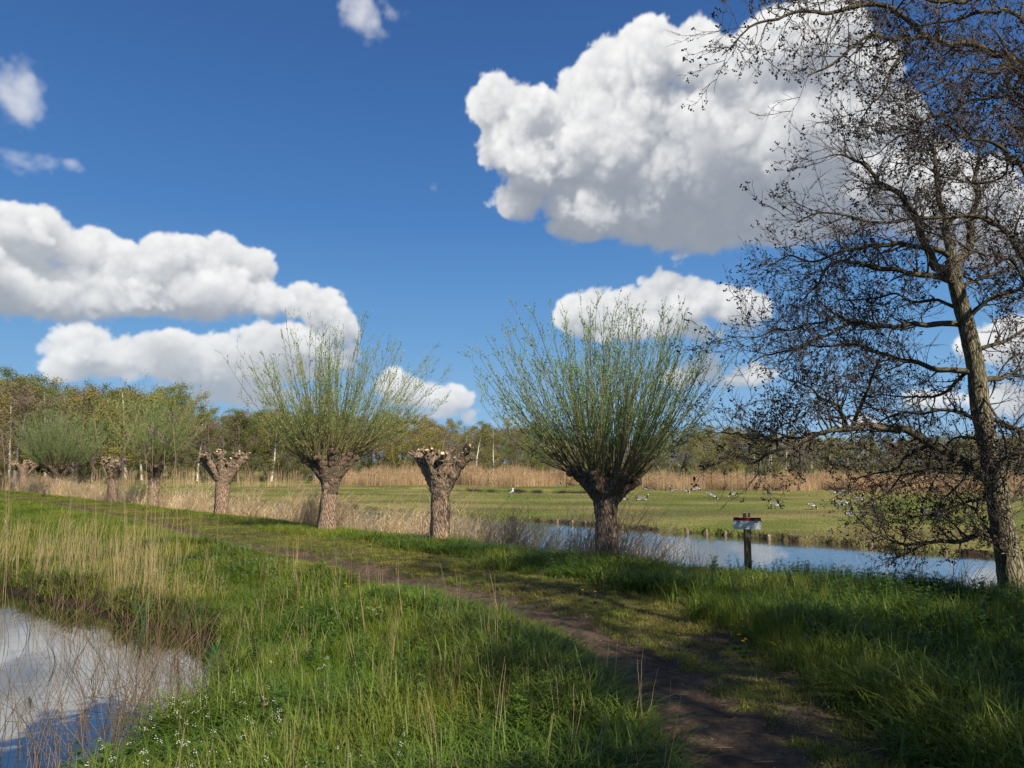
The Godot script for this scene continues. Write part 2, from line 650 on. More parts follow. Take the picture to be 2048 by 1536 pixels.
func make_materials() -> void:
	plain("grass", 0.5, 0.42, 0.75)
	plain("short_grass", 0.6, 0.35, 0.5)
	plain("reed", 0.7, 0.3, 0.6)
	plain("leaf", 0.55, 0.4, 0.8)
	plain("far_leaf", 0.75, 0.25, 0.6)
	plain("twig", 0.85, 0.3)
	plain("cone", 0.8, 0.3)
	plain("flower", 0.7, 0.3, 0.3)
	plain("feather", 0.8, 0.3)
	plain("wood", 0.85, 0.3)
	plain("soil_bits", 0.95, 0.2)
	bark_material("willow_bark", 3, Color(0.085, 0.060, 0.044), Color(0.43, 0.305, 0.215), Vector3(3.0, 1.5, 1), false)
	bark_material("willow_head", 4, Color(0.05, 0.037, 0.028), Color(0.33, 0.24, 0.17), Vector3(2.2, 2.2, 2.2), true)
	bark_material("willow_old_head", 5, Color(0.03, 0.024, 0.018), Color(0.19, 0.14, 0.10), Vector3(2.6, 2.6, 2.6), true)
	bark_material("alder_bark", 8, Color(0.05, 0.045, 0.032), Color(0.27, 0.24, 0.155), Vector3(2.0, 1.3, 1), false)
	# ground: fine and coarse grain over the vertex colour
	var g := plain("ground", 0.95, 0.2)
	g.albedo_texture = noise_tex(0.03, 0.45, 1.5, 61, 5)
	g.uv1_triplanar = true
	g.uv1_world_triplanar = true
	g.uv1_scale = Vector3(0.9, 0.9, 0.9)
	g.heightmap_enabled = true
	g.heightmap_texture = noise_tex(0.05, 0.0, 1.0, 62, 5)
	g.heightmap_scale = 4.0
	var me := plain("meadow", 0.95, 0.15)
	me.albedo_texture = noise_tex(0.05, 0.4, 1.6, 63, 5)
	me.uv1_triplanar = true
	me.uv1_world_triplanar = true
	me.uv1_scale = Vector3(0.23, 0.23, 0.23)
	me.heightmap_enabled = true
	me.heightmap_texture = noise_tex(0.08, 0.0, 1.0, 64, 5)
	me.heightmap_scale = 9.0
	var pa := plain("path", 0.8, 0.35)
	pa.albedo_texture = noise_tex(0.025, 0.5, 1.45, 65, 6)
	pa.uv1_triplanar = true
	pa.uv1_world_triplanar = true
	pa.uv1_scale = Vector3(0.7, 0.7, 0.7)
	pa.heightmap_enabled = true
	pa.heightmap_texture = noise_tex(0.03, 0.0, 1.0, 66, 6)
	pa.heightmap_scale = 3.0
	for k in 2:
		var w := StandardMaterial3D.new()
		w.resource_name = ["pond_water", "ditch_water"][k]
		w.albedo_color = Color([0.012, 0.034][k], [0.013, 0.031][k], [0.009, 0.015][k]).linear_to_srgb()
		w.roughness = [0.02, 0.04][k]
		w.metallic_specular = 0.85
		w.heightmap_enabled = true
		w.heightmap_texture = noise_tex([0.012, 0.02][k], 0.0, 1.0, 67 + k, 3, [1.0, 0.35][k])
		w.heightmap_scale = [0.2, 0.6][k]
		w.uv1_triplanar = true
		w.uv1_world_triplanar = true
		w.uv1_scale = Vector3.ONE * [0.35, 0.3][k]
		w.clearcoat_enabled = true
		w.clearcoat = [1.0, 0.6][k]
		w.clearcoat_roughness = 0.02
		mats[w.resource_name] = w


# --- the lie of the land. n runs across the ditch (away from the path), t along it; D is the distance ahead
const POND := [Vector2(-30, 26), Vector2(-14.5, 16.6), Vector2(-10.2, 14.8), Vector2(-7.8, 13.2), Vector2(-5.5, 11.5), Vector2(-3.9, 10.1), Vector2(-3.3, 8.8), Vector2(-2.85, 7.3), Vector2(-2.85, 6.2), Vector2(-2.8, 5.0), Vector2(-2.6, 2.5), Vector2(-3.5, -4), Vector2(-30, -4)]
const PATH := [Vector2(1.15, -6), Vector2(1.3, 0), Vector2(1.38, 2.6), Vector2(1.37, 4.3), Vector2(1.35, 5.2), Vector2(1.25, 6.2), Vector2(0.92, 7.5), Vector2(0.45, 8.8), Vector2(-0.2, 10.0), Vector2(-1.1, 11.2), Vector2(-2.4, 12.7), Vector2(-4.4, 15.1), Vector2(-7.2, 17.9), Vector2(-10.8, 22.6), Vector2(-18, 30.5), Vector2(-30, 42), Vector2(-60, 72)]


func pond_sd(x: float, d: float) -> float:
	if d > 28.0 or x > 2.0:
		return 9.0
	var p := Vector2(x, d)
	var best := 1e9
	var inside := false
	var m := POND.size()
	for i in m:
		var a: Vector2 = POND[i]
		var b: Vector2 = POND[(i + 1) % m]
		var q := Geometry2D.get_closest_point_to_segment(p, a, b)
		best = minf(best, p.distance_squared_to(q))
		if (a.y > d) != (b.y > d) and x < (b.x - a.x) * (d - a.y) / (b.y - a.y) + a.x:
			inside = not inside
	var r := sqrt(best)
	r = -r if inside else r
	return r + nz.get_noise_2d(x * 0.9, d * 0.9) * 0.22 + nz.get_noise_2d(x * 3.0, d * 3.0) * 0.06


func path_sd(x: float, d: float) -> float:
	# distance to the middle of the path; negative on the pond's side
	var p := Vector2(x, d)
	var best := 1e9
	var side := 1.0
	for i in PATH.size() - 1:
		var a: Vector2 = PATH[i]
		var b: Vector2 = PATH[i + 1]
		if (a.y > d + 9.0 and b.y > d + 9.0) or (a.y < d - 9.0 and b.y < d - 9.0):
			continue
		var q := Geometry2D.get_closest_point_to_segment(p, a, b)
		var r := p.distance_squared_to(q)
		if r < best:
			best = r
			side = 1.0 if (b - a).cross(p - q) < 0.0 else -1.0
	return sqrt(best) * side


func path_half(d: float) -> float:
	# half width of the bare mud
	return lerpf(0.36, 0.2, sm(4.0, 11.0, d)) * (1.0 + 0.25 * nz.get_noise_1d(d * 0.7))


func ditch_n(x: float, d: float) -> float:
	return (x + d) * 0.70711


func near_edge(t: float) -> float:
	return 12.75 + 0.35 * nz.get_noise_1d(t * 0.22) + 0.12 * nz.get_noise_1d(t * 1.1 + 40.0)


func far_edge(t: float) -> float:
	return 22.6 + 0.28 * nz.get_noise_1d(t * 0.3 + 90.0) + 0.2 * nz.get_noise_1d(t * 1.7 + 20.0) + 0.1 * nz.get_noise_1d(t * 5.0)


func pool_in(x: float, d: float) -> float:
	# the long pool out in the meadow: 1 inside
	var dx := (x + 0.5) / 8.5
	var dd := (d - 58.5 + x * 0.55) / 4.2
	return 1.0 - sqrt(dx * dx + dd * dd) + 0.16 * nz.get_noise_2d(x * 0.4, d * 0.4)


func hgt(x: float, d: float) -> float:
	var n := ditch_n(x, d)
	var t := (d - x) * 0.70711
	if n < 17.6:
		var y := 0.05 * nz.get_noise_2d(x * 0.35, d * 0.35) + 0.018 * nz.get_noise_2d(x * 1.7, d * 1.7)
		var ps := pond_sd(x, d)
		if ps < 4.0:
			if ps > 0.0:
				y -= 0.42 * (1.0 - sm(0.0, 3.8, ps)) + 0.24 * (1.0 - sm(0.0, 0.3, ps))
			else:
				y -= 0.66 + 0.5 * sm(0.0, 1.0, -ps)
		y -= 0.24 * sm(10.3, 12.3, n)
		var pd := absf(path_sd(x, d))
		if pd < 1.0:
			var hw := path_half(d)
			y -= 0.045 * (1.0 - sm(hw * 0.8, hw * 1.5, pd))
		var e := near_edge(t)
		return lerpf(y, -1.2, sm(e - 0.75, e + 0.75, n))
	var s := sm(far_edge(t) - 0.12, far_edge(t) + 0.08, n)
	var m := -0.42 + 0.05 * nz.get_noise_2d(x * 0.11, d * 0.11) + 0.02 * nz.get_noise_2d(x * 0.6, d * 0.6) - 0.06 * (1.0 - sm(0.0, 2.5, n - far_edge(t)))
	var pl := pool_in(x, d)
	if pl > -0.25:
		m = lerpf(m, -0.95, sm(-0.12, 0.12, pl))
	return lerpf(-1.2, m, s)


func ground_at(x: float, d: float) -> Vector3:
	return Vector3(x, hgt(x, d), -d)


func land() -> void:
	var ds := PackedFloat32Array()
	var d := -9.0
	while d < 1500.0:
		ds.append(d)
		d += 0.5 if d < 1.5 else 0.1 if d < 13.0 else 0.16 if d < 30.0 else 0.5 if d < 75.0 else d * 0.25
	var cols := 260
	var near := MB.new()
	var far := MB.new()
	var rows := ds.size()
	var pos := PackedVector3Array()
	pos.resize(rows * (cols + 1))
	for i in rows:
		var w := 13.0 + 1.05 * maxf(ds[i], 0.0)
		for j in cols + 1:
			var f := 2.0 * j / cols - 1.0
			var x := w * (f * 0.75 + f * f * f * 0.25)
			pos[i * (cols + 1) + j] = ground_at(x, ds[i])
	var side := PackedByteArray()
	side.resize(pos.size())
	for k in 2:
		var mb: MB = [near, far][k]
		var at := PackedInt32Array()
		at.resize(pos.size())
		at.fill(-1)
		for i in rows - 1:
			for j in cols:
				var a := i * (cols + 1) + j
				var ids := [a, a + 1, a + cols + 1, a + cols + 2]
				var is_far := ditch_n(pos[a].x, -pos[a].z) > 17.5
				if is_far != (k == 1):
					continue
				for q in ids:
					if at[q] < 0:
						var p := pos[q]
						var qi: int = q / (cols + 1)
						var qj: int = q % (cols + 1)
						var px := pos[qi * (cols + 1) + mini(qj + 1, cols)] - pos[qi * (cols + 1) + maxi(qj - 1, 0)]
						var pz := pos[mini(qi + 1, rows - 1) * (cols + 1) + qj] - pos[maxi(qi - 1, 0) * (cols + 1) + qj]
						at[q] = mb.vert(p, px.cross(pz).normalized(), ground_color(p, k == 1))
				mb.tri(at[ids[0]], at[ids[2]], at[ids[1]])
				mb.tri(at[ids[1]], at[ids[2]], at[ids[3]])
	var o := part("ground", near.mesh(mats.ground), self)
	tag(o, "dark earth bank under the grass between pond and ditch", "ground", "", "structure")
	o = part("meadow", far.mesh(mats.meadow), self)
	tag(o, "wide flat grazed meadow beyond the ditch", "meadow", "", "structure")
	# the path: its own sheet, dipping under the ground at its ragged edges
	var mb := MB.new()
	var cur := Curve2D.new()
	for p in PATH:
		cur.add_point(p)
	for i in range(1, PATH.size() - 1):
		var tg: Vector2 = (PATH[i + 1] - PATH[i - 1]) * 0.16
		cur.set_point_in(i, -tg)
		cur.set_point_out(i, tg)
	var long := cur.get_baked_length()
	var s := 0.0
	var across := 26
	var ring := 0
	while s < long - 0.2 and s < 62.0:
		var c := cur.sample_baked(s)
		var fw := (cur.sample_baked(s + 0.1) - c).normalized()
		var rt := Vector2(fw.y, -fw.x)
		var hw := path_half(c.y)
		for j in across + 1:
			var f := 2.0 * j / across - 1.0
			var ragged := hw * (1.45 + 0.3 * nz.get_noise_2d(s * 2.3, signf(f) * 7.0) + 0.2 * nz.get_noise_2d(s * 7.0, signf(f) * 3.0))
			var p2 := c + rt * f * ragged
			var y := hgt(p2.x, p2.y) + 0.02 * (1.0 - pow(absf(f), 3.0) * 2.4) + 0.012 * nz.get_noise_2d(p2.x * 4.0, p2.y * 4.0) + 0.007 * nz.get_noise_2d(p2.x * 13.0, p2.y * 9.0)
			var tone := 0.85 + 0.3 * nz.get_noise_2d(p2.x * 1.3, p2.y * 1.3) + 0.15 * nz.get_noise_2d(p2.x * 6.0, p2.y * 6.0)
			var e := 0.05
			var nn := Vector3(bump(p2.x - e, p2.y) - bump(p2.x + e, p2.y), 2.0 * e, bump(p2.x, p2.y + e) - bump(p2.x, p2.y - e)).normalized()
			mb.vert(Vector3(p2.x, y, -p2.y), nn, Color(0.088, 0.060, 0.039) * tone)
			if ring > 0 and j < across:
				var b := ring * (across + 1) + j
				mb.tri(b - across - 1, b, b - across)
				mb.tri(b - across, b, b + 1)
		ring += 1
		s += 0.05 if s < 26.0 else 0.25
	o = part("path", mb.mesh(mats.path), self)
	tag(o, "narrow trodden mud path curving past the willows", "path", "", "structure")
	# water: three level sheets, edges hidden in the banks
	sheet("pond_water", mats.pond_water, [Vector3(-40, WATER, 6), Vector3(0.5, WATER, 6), Vector3(0.5, WATER, -13), Vector3(-9, WATER, -19), Vector3(-40, WATER, -34)], "still dark pond mirroring the clouds in the reeds", "pond")
	var q := []
	for a in [[11.6, -40.0], [23.6, -40.0], [23.6, 260.0], [11.6, 260.0]]:
		var nn: float = a[0]
		var tt: float = a[1]
		q.append(Vector3((nn - tt) * 0.70711, WATER, -(nn + tt) * 0.70711))
	sheet("ditch_water", mats.ditch_water, q, "wide rippled ditch between the willow bank and the meadow", "ditch")
	sheet("pool_water", mats.ditch_water, [Vector3(-11, WATER, -48), Vector3(10, WATER, -48), Vector3(10, WATER, -70), Vector3(-11, WATER, -70)], "long shallow pool out in the meadow before the reed belt", "pool")


func bump(x: float, d: float) -> float:
	return 0.012 * nz.get_noise_2d(x * 4.0, d * 4.0) + 0.007 * nz.get_noise_2d(x * 13.0, d * 9.0)


func sheet(called: String, m: Material, corners: Array, label: String, category: String) -> void:
	var mb := MB.new()
	for c in corners:
		mb.vert(c, Vector3.UP, Color.WHITE)
	for i in range(1, corners.size() - 1):
		mb.tri(0, i, i + 1)
	tag(part(called, mb.mesh(m), self), label, category, "", "structure")


func ground_color(p: Vector3, far: bool) -> Color:
	var x := p.x
	var d := -p.z
	var a := nz.get_noise_2d(x * 0.13, d * 0.13)
	var b := nz.get_noise_2d(x * 0.7 + 30.0, d * 0.7)
	if not far:
		var soil := Color(0.062, 0.047, 0.034).lerp(Color(0.095, 0.07, 0.052), clampf(0.5 + b, 0.0, 1.0))
		var moss := Color(0.055, 0.068, 0.02)
		var worn := Color(0.125, 0.13, 0.04)
		var turfy := sm(-0.2, 0.5, nz.get_noise_2d(x * 0.3 + 17.0, d * 0.3))
		moss = moss.lerp(worn, turfy)
		soil = soil.lerp(worn, 0.35 * turfy)
		if p.y < -0.4:
			return Color(0.034, 0.026, 0.018)   # wet peat of the banks
		return soil.lerp(moss, clampf(0.25 + 0.9 * nz.get_noise_2d(x * 1.9, d * 1.9), 0.0, 0.75))
	if p.y < -0.52:
		return Color(0.035, 0.027, 0.02)
	var green := Color(0.13, 0.158, 0.042)
	var straw := Color(0.23, 0.21, 0.085)
	var brown := Color(0.10, 0.085, 0.05)
	var c := green.lerp(straw, clampf(0.38 + 0.9 * a + 0.4 * b, 0.0, 0.85))
	var strip := nz.get_noise_2d(x * 0.035, d * 0.22 + 15.0)
	return c.lerp(brown, clampf((strip - 0.12) * 2.0 + b * 0.3, 0.0, 0.7))


# --- grass, reeds and herbs
func grass_tuft(blades: int, tall: float, wide: float, bend: float, spread: float, segs: int, dry: float) -> ArrayMesh:
	var mb := MB.new()
	for i in blades:
		var a := rng.randf() * TAU
		var dir := Vector3(cos(a), 0, sin(a))
		var b := rng.randf() * TAU
		var at := Vector3(cos(b), 0, sin(b)) * spread * sqrt(rng.randf())
		at.y = -0.03
		var h := tall * rng.randf_range(0.5, 1.1)
		var tone := rng.randf_range(0.7, 1.25)
		var c := Color(tone * rng.randf_range(0.85, 1.2), tone, tone * rng.randf_range(0.7, 1.2))
		if rng.randf() < dry:
			c = Color(3.2, 1.9, 3.0) * rng.randf_range(0.7, 1.1)
		mb.blade(at, dir, h, wide * rng.randf_range(0.7, 1.2), bend * rng.randf_range(0.25, 1.3), segs, c)
	return mb.mesh(mats.grass)


func reed_clump(stems: int, lo: float, hi: float, spread: float, lean: float, leaves: int, plume: float, thick: float, all_lean := Vector3.ZERO) -> ArrayMesh:
	var mb := MB.new()
	for i in stems:
		var b := rng.randf() * TAU
		var at := Vector3(cos(b), 0, sin(b)) * spread * sqrt(rng.randf())
		at.y = -0.05
		var h := rng.randf_range(lo, hi)
		var a := rng.randf() * TAU
		var l := (Vector3(cos(a), 0, sin(a)) * lean * rng.randf() * rng.randf() * 1.6 + all_lean) * h
		var tone := rng.randf_range(0.65, 1.2)
		var col := Color(tone, tone * rng.randf_range(0.92, 1.0), tone * rng.randf_range(0.8, 1.05))
		var pts := PackedVector3Array()
		var rad := PackedFloat32Array()
		for k in 5:
			var s := k / 4.0
			pts.append(at + Vector3.UP * h * s * (1.0 - 0.08 * s * l.length() / h) + l * s * s + Vector3(sin(s * 5.0 + i), 0, cos(s * 4.0 + i)) * 0.008)
			rad.append(thick * (1.0 - 0.7 * s))
		mb.tube(pts, rad, 3, col, false)
		for k in leaves:
			if rng.randf() < 0.75:
				var s := rng.randf_range(0.3, 0.95)
				var p := pts[int(s * 4.0)]
				var c := rng.randf() * TAU
				var lt := rng.randf_range(0.5, 1.1)
				mb.blade(p, Vector3(cos(c), 0, sin(c)), rng.randf_range(0.12, 0.3) * minf(h, 1.4), 0.011, rng.randf_range(0.7, 1.5), 3, col * lt)
		if rng.randf() < plume:
			plume_on(mb, pts[4], (pts[4] - pts[3]).normalized(), 0.17 + rng.randf() * 0.08, Color(0.62, 0.5, 0.5) * rng.randf_range(0.6, 1.0))
	return mb.mesh(mats.reed)


func plume_on(mb: MB, at: Vector3, dir: Vector3, long: float, col: Color) -> void:
	var droop := Vector3(rng.randf_range(-1, 1), -0.2, rng.randf_range(-1, 1)).normalized()
	for k in 26:
		var s := rng.randf()
		var p := at - dir * 0.03 + (dir + droop * s * 0.6) * long * s
		var a := rng.randf() * TAU
		var o := (Vector3(cos(a), 0.5, sin(a)) * 0.55 + dir + droop * 0.8).normalized() * long * (0.42 - 0.25 * s)
		mb.leaf(p, o, o.cross(Vector3(sin(a * 3.0), cos(a * 2.0), 0.3)).normalized() * 0.006, col * rng.randf_range(0.8, 1.2))


class Scatter:
	var at: Array[Transform3D] = []
	var tint := PackedColorArray()

	func put(p: Vector3, turn: float, size: Vector3, c: Color, tilt := Vector3.ZERO) -> void:
		var b := Basis(Vector3.UP, turn).scaled(size)
		if tilt != Vector3.ZERO:
			b = Basis(tilt.normalized(), tilt.length()) * b
		at.append(Transform3D(b, p))
		tint.append(c)


func mixed(a: Color, b: Color, t: float) -> Color:
	return a.lerp(b, clampf(t, 0.0, 1.0)) * rng.randf_range(0.78, 1.22)


func trampled(pth: float, d: float) -> float:
	if pth > 0.0:
		var wr := lerpf(1.15, 2.1, sm(5.5, 10.0, d)) + 0.3 * nz.get_noise_1d(d * 0.9 + 4.0)
		return 1.0 - sm(wr * 0.7, wr * 1.12, pth)
	return 1.0 - sm(0.38, 0.62, -pth)


func vegetation() -> void:
	var fine := []
	var broad := []
	for i in 4:
		fine.append(grass_tuft(15, 0.30, 0.0048, 0.55, 0.07, 4, 0.09))
		broad.append(grass_tuft(11, 0.44, 0.0112, 0.85, 0.09, 6, 0.02))
	var turf := []
	for i in 3:
		turf.append(grass_tuft(18, 0.085, 0.004, 0.9, 0.065, 3, 0.06))
	var sf := [Scatter.new(), Scatter.new(), Scatter.new(), Scatter.new()]
	var sb := [Scatter.new(), Scatter.new(), Scatter.new(), Scatter.new()]
	var st := [Scatter.new(), Scatter.new(), Scatter.new()]
	var stems := [Scatter.new(), Scatter.new(), Scatter.new()]
	var herbs := [Scatter.new(), Scatter.new()]
	var whites := Scatter.new()
	var lush := Color(0.105, 0.175, 0.014)
	var yellow := Color(0.24, 0.265, 0.036)
	var deep := Color(0.078, 0.155, 0.024)
	var d := 2.0
	while d < 46.0:
		var step := 0.25 if d < 12.0 else 0.5
		var half := 0.74 * d + 2.2
		var dens := 330.0 if d < 6.0 else 330.0 * pow(6.0 / d, 1.25)
		var count := int(2.0 * half * step * dens)
		for k in count:
			var x := rng.randf_range(-half, half)
			var dd := d + rng.randf() * step
			var n := ditch_n(x, dd)
			if n > 13.6:
				continue
			var ps := pond_sd(x, dd)
			if ps < 0.06:
				continue
			var pth := path_sd(x, dd)
			var hw := path_half(dd)
			if absf(pth) < hw * (1.12 + 0.25 * nz.get_noise_2d(x * 4.0, dd * 4.0)):
				continue
			var y := hgt(x, dd)
			if y < WATER + 0.03:
				continue
			var p := Vector3(x, y, -dd)
			var patch := nz.get_noise_2d(x * 0.55 + 12.0, dd * 0.55)
			var fine_patch := nz.get_noise_2d(x * 1.9, dd * 1.9)
			var tr := trampled(pth, dd)
			var turn := rng.randf() * TAU
			var wide := 1.0 + maxf(0.0, d - 7.0) * 0.045
			if rng.randf() < tr:
				# trodden turf with bare patches
				var bare := fine_patch * 0.7 + nz.get_noise_2d(x * 0.8 + 50.0, dd * 0.8) * 0.8 + (0.22 if absf(pth) < hw + 0.25 else 0.0)
				var gate := -0.12 if dd < 5.6 else -0.3 if dd < 8.0 else -1.1
				if bare > gate - 0.25 * (1.0 - tr) or rng.randf() < 0.06:
					var s := rng.randf_range(0.7, 1.5) * (1.0 + 0.8 * (1.0 - tr)) * (1.0 + 0.6 * maxf(0.0, fine_patch))
					st[k % 3].put(p, turn, Vector3(wide, s * 0.9, wide) * 1.1, mixed(Color(0.19, 0.23, 0.03), Color(0.28, 0.265, 0.05), 0.4 + patch))
				continue
			var size := 0.8
			if pth < 0.0:
				size = lerpf(1.05, 0.72, sm(6.0, 12.0, dd)) * (1.0 + 0.3 * patch)
			else:
				size = lerpf(1.12, 0.68, sm(8.0, 13.0, dd)) * (1.0 + 0.3 * patch)
				size *= lerpf(1.0, 0.6, sm(9.8, 11.6, n))
			size *= lerpf(0.55, 1.0, sm(0.0, 0.6, (pth - 1.0) if pth > 0.0 else (-pth - 0.4)))
			size *= rng.randf_range(0.7, 1.2)
			var near_pond := (1.0 - sm(0.5, 2.0 + 2.5 * sm(10.0, 14.0, dd), ps)) * sm(7.5, 10.5, dd)
			near_pond *= 1.0 - sm(260.0, 460.0, x / dd * F + 1024.0)
			var c := mixed(lush, yellow, 0.38 + 0.6 * patch + 0.4 * near_pond)
			if rng.randf() < near_pond * (0.22 + 0.38 * sm(0.0, 0.5, nz.get_noise_2d(x * 0.8, dd * 0.5))):
				# thin reed stems among the grass by the pond
				stems[k % 3].put(p, turn, Vector3(1, rng.randf_range(0.45, 1.1), 1) * rng.randf_range(0.75, 1.05), mixed(Color(0.52, 0.40, 0.2), Color(0.6, 0.5, 0.28), rng.randf()), Vector3(rng.randf_range(-0.16, 0.16), 0, rng.randf_range(-0.22, 0.12)))
			elif pth < -0.5 and dd < 15.0 and rng.randf() < 0.026 + 0.05 * maxf(0.0, patch):
				stems[k % 3].put(p, turn, Vector3(0.9, rng.randf_range(0.25, 0.68), 0.9), mixed(Color(0.46, 0.36, 0.19), Color(0.54, 0.43, 0.26), rng.randf()), Vector3(rng.randf_range(-0.25, 0.25), 0, rng.randf_range(-0.25, 0.25)))
			var wants_broad := nz.get_noise_2d(x * 0.4 + 80.0, dd * 0.4) + (0.35 if dd < 6.5 else -0.1) + (0.12 if pth > 0.0 else 0.0)
			if rng.randf() < clampf(0.25 + wants_broad, 0.05, 0.8) and dd < 17.0:
				sb[k % 4].put(p, turn, Vector3(wide, size * 1.02, wide), mixed(c / 1.0, deep, 0.55))
			else:
				sf[k % 4].put(p, turn, Vector3(wide, size * 1.05, wide), c)
			if pth > 1.2 and dd < 12.5:
				# cleavers and nettles under the alder
				var weedy := sm(2.6, 5.0, x) * 0.30 + 0.05 * sm(1.2, 2.0, pth)
				if n > 9.5 and x > 4.0:
					weedy += 0.3
				if rng.randf() < weedy * 0.55:
					herbs[k % 2].put(p, turn, Vector3.ONE * rng.randf_range(0.7, 1.1) * lerpf(0.8, 0.6, sm(9.5, 11.6, n)), mixed(Color(0.05, 0.115, 0.026), Color(0.07, 0.14, 0.028), rng.randf()), Vector3(rng.randf_range(-0.2, 0.2), 0, rng.randf_range(-0.2, 0.2)))
			if pth < -0.6 and dd < 11.0 and rng.randf() < 0.012 + 0.03 * maxf(0.0, nz.get_noise_2d(x * 0.7 + 33.0, dd * 0.7)):
				herbs[1].put(p, turn, Vector3.ONE * rng.randf_range(0.5, 0.9), mixed(lush, deep, rng.randf()), Vector3(rng.randf_range(-0.2, 0.2), 0, rng.randf_range(-0.2, 0.2)))
			if pth < -0.8:
				# small white cress flowers
				var f := sm(0.15, 0.5, nz.get_noise_2d(x * 0.5 + 7.0, dd * 0.5 + 3.0)) * 0.035
				if ps < 1.3 and dd < 6.2:
					f += 0.06
				f += 0.10 * sm(1.8, 0.6, Vector2((x + 4.6) / 1.6, (dd - 13.6) / 1.6).length())
				if rng.randf() < f:
					whites.put(p, turn, Vector3(0.7, rng.randf_range(0.8, 1.2), 0.7) * (0.8 if dd > 9.0 else 1.0), Color.WHITE * rng.randf_range(0.8, 1.0))
		d += step
	var o: Node
	for i in 4:
		o = many("tall_grass", fine[i], sf[i].at, sf[i].tint, self)
		tag(o, "long fine green grass covering the bank", "grass", "grass on the bank")
		o = many("broad_grass", broad[i], sb[i].at, sb[i].tint, self)
		tag(o, "broad arching grass blades on the bank", "grass", "grass on the bank")
	for i in 3:
		o = many("trodden_grass", turf[i], st[i].at, st[i].tint, self)
		tag(o, "short trodden turf beside the mud path", "grass", "grass on the bank")
		o = many("dry_stems", reed_clump(2, 0.55, 1.3, 0.12, 0.16, 0, 0.03, 0.0034), stems[i].at, stems[i].tint, self)
		tag(o, "thin straw coloured reed stems standing in the grass by the pond", "reeds", "dry stems by the pond")
	for i in 2:
		o = many("cleavers", herb_mesh(i), herbs[i].at, herbs[i].tint, self)
		tag(o, "dark green cleavers and nettles below the alder", "herbs", "herbs below the alder")
	o = many("cress_flowers", cress_mesh(), whites.at, whites.tint, self)
	tag(o, "tiny white flowers scattered through the grass by the pond", "flowers")


func herb_mesh(kind: int) -> ArrayMesh:
	var mb := MB.new()
	for s in 3:
		var a := rng.randf() * TAU
		var at := Vector3(cos(a), 0, sin(a)) * 0.05
		var lean := Vector3(cos(a), 0, sin(a)) * 0.1
		var h := rng.randf_range(0.38, 0.56)
		mb.tube(PackedVector3Array([at, at + Vector3.UP * h * 0.5 + lean * 0.3, at + Vector3.UP * h + lean]), PackedFloat32Array([0.003, 0.0025, 0.0015]), 3, Color(0.9, 1.0, 0.8))
		var rows := 9 if kind == 0 else 6
		for k in rows:
			var t := (k + 1.0) / rows
			var p := at + Vector3.UP * h * t + lean * t * t
			var whorl := 6 if kind == 0 else 4
			var long := (0.045 if kind == 0 else 0.075) * (1.15 - 0.55 * t)
			for w in whorl:
				var th := TAU * w / whorl + k * 0.7
				var dir := Vector3(cos(th), rng.randf_range(-0.1, 0.5), sin(th)).normalized() * long
				mb.leaf(p, dir, dir.cross(Vector3.UP).normalized() * long * (0.13 if kind == 0 else 0.3), Color.WHITE * rng.randf_range(0.75, 1.25))
	return mb.mesh(mats.grass)


func cress_mesh() -> ArrayMesh:
	var mb := MB.new()
	for s in 3:
		var a := rng.randf() * TAU
		var at := Vector3(cos(a), 0, sin(a)) * rng.randf() * 0.07
		var h := rng.randf_range(0.2, 0.36)
		var top := at + Vector3.UP * h + Vector3(cos(a), 0, sin(a)) * 0.05
		mb.tube(PackedVector3Array([at, top]), PackedFloat32Array([0.0016, 0.001]), 3, Color(0.07, 0.12, 0.03))
		for f in 4:
			var p := top + Vector3(rng.randf_range(-0.02, 0.02), rng.randf_range(-0.02, 0.012), rng.randf_range(-0.02, 0.02))
			for q in 4:
				var th := TAU * q / 4.0 + f
				var dir := Vector3(cos(th), 0.5, sin(th)) * 0.0075
				mb.leaf(p, dir, dir.cross(Vector3.UP).normalized() * 0.0036, Color(0.78, 0.78, 0.74))
	return mb.mesh(mats.flower)


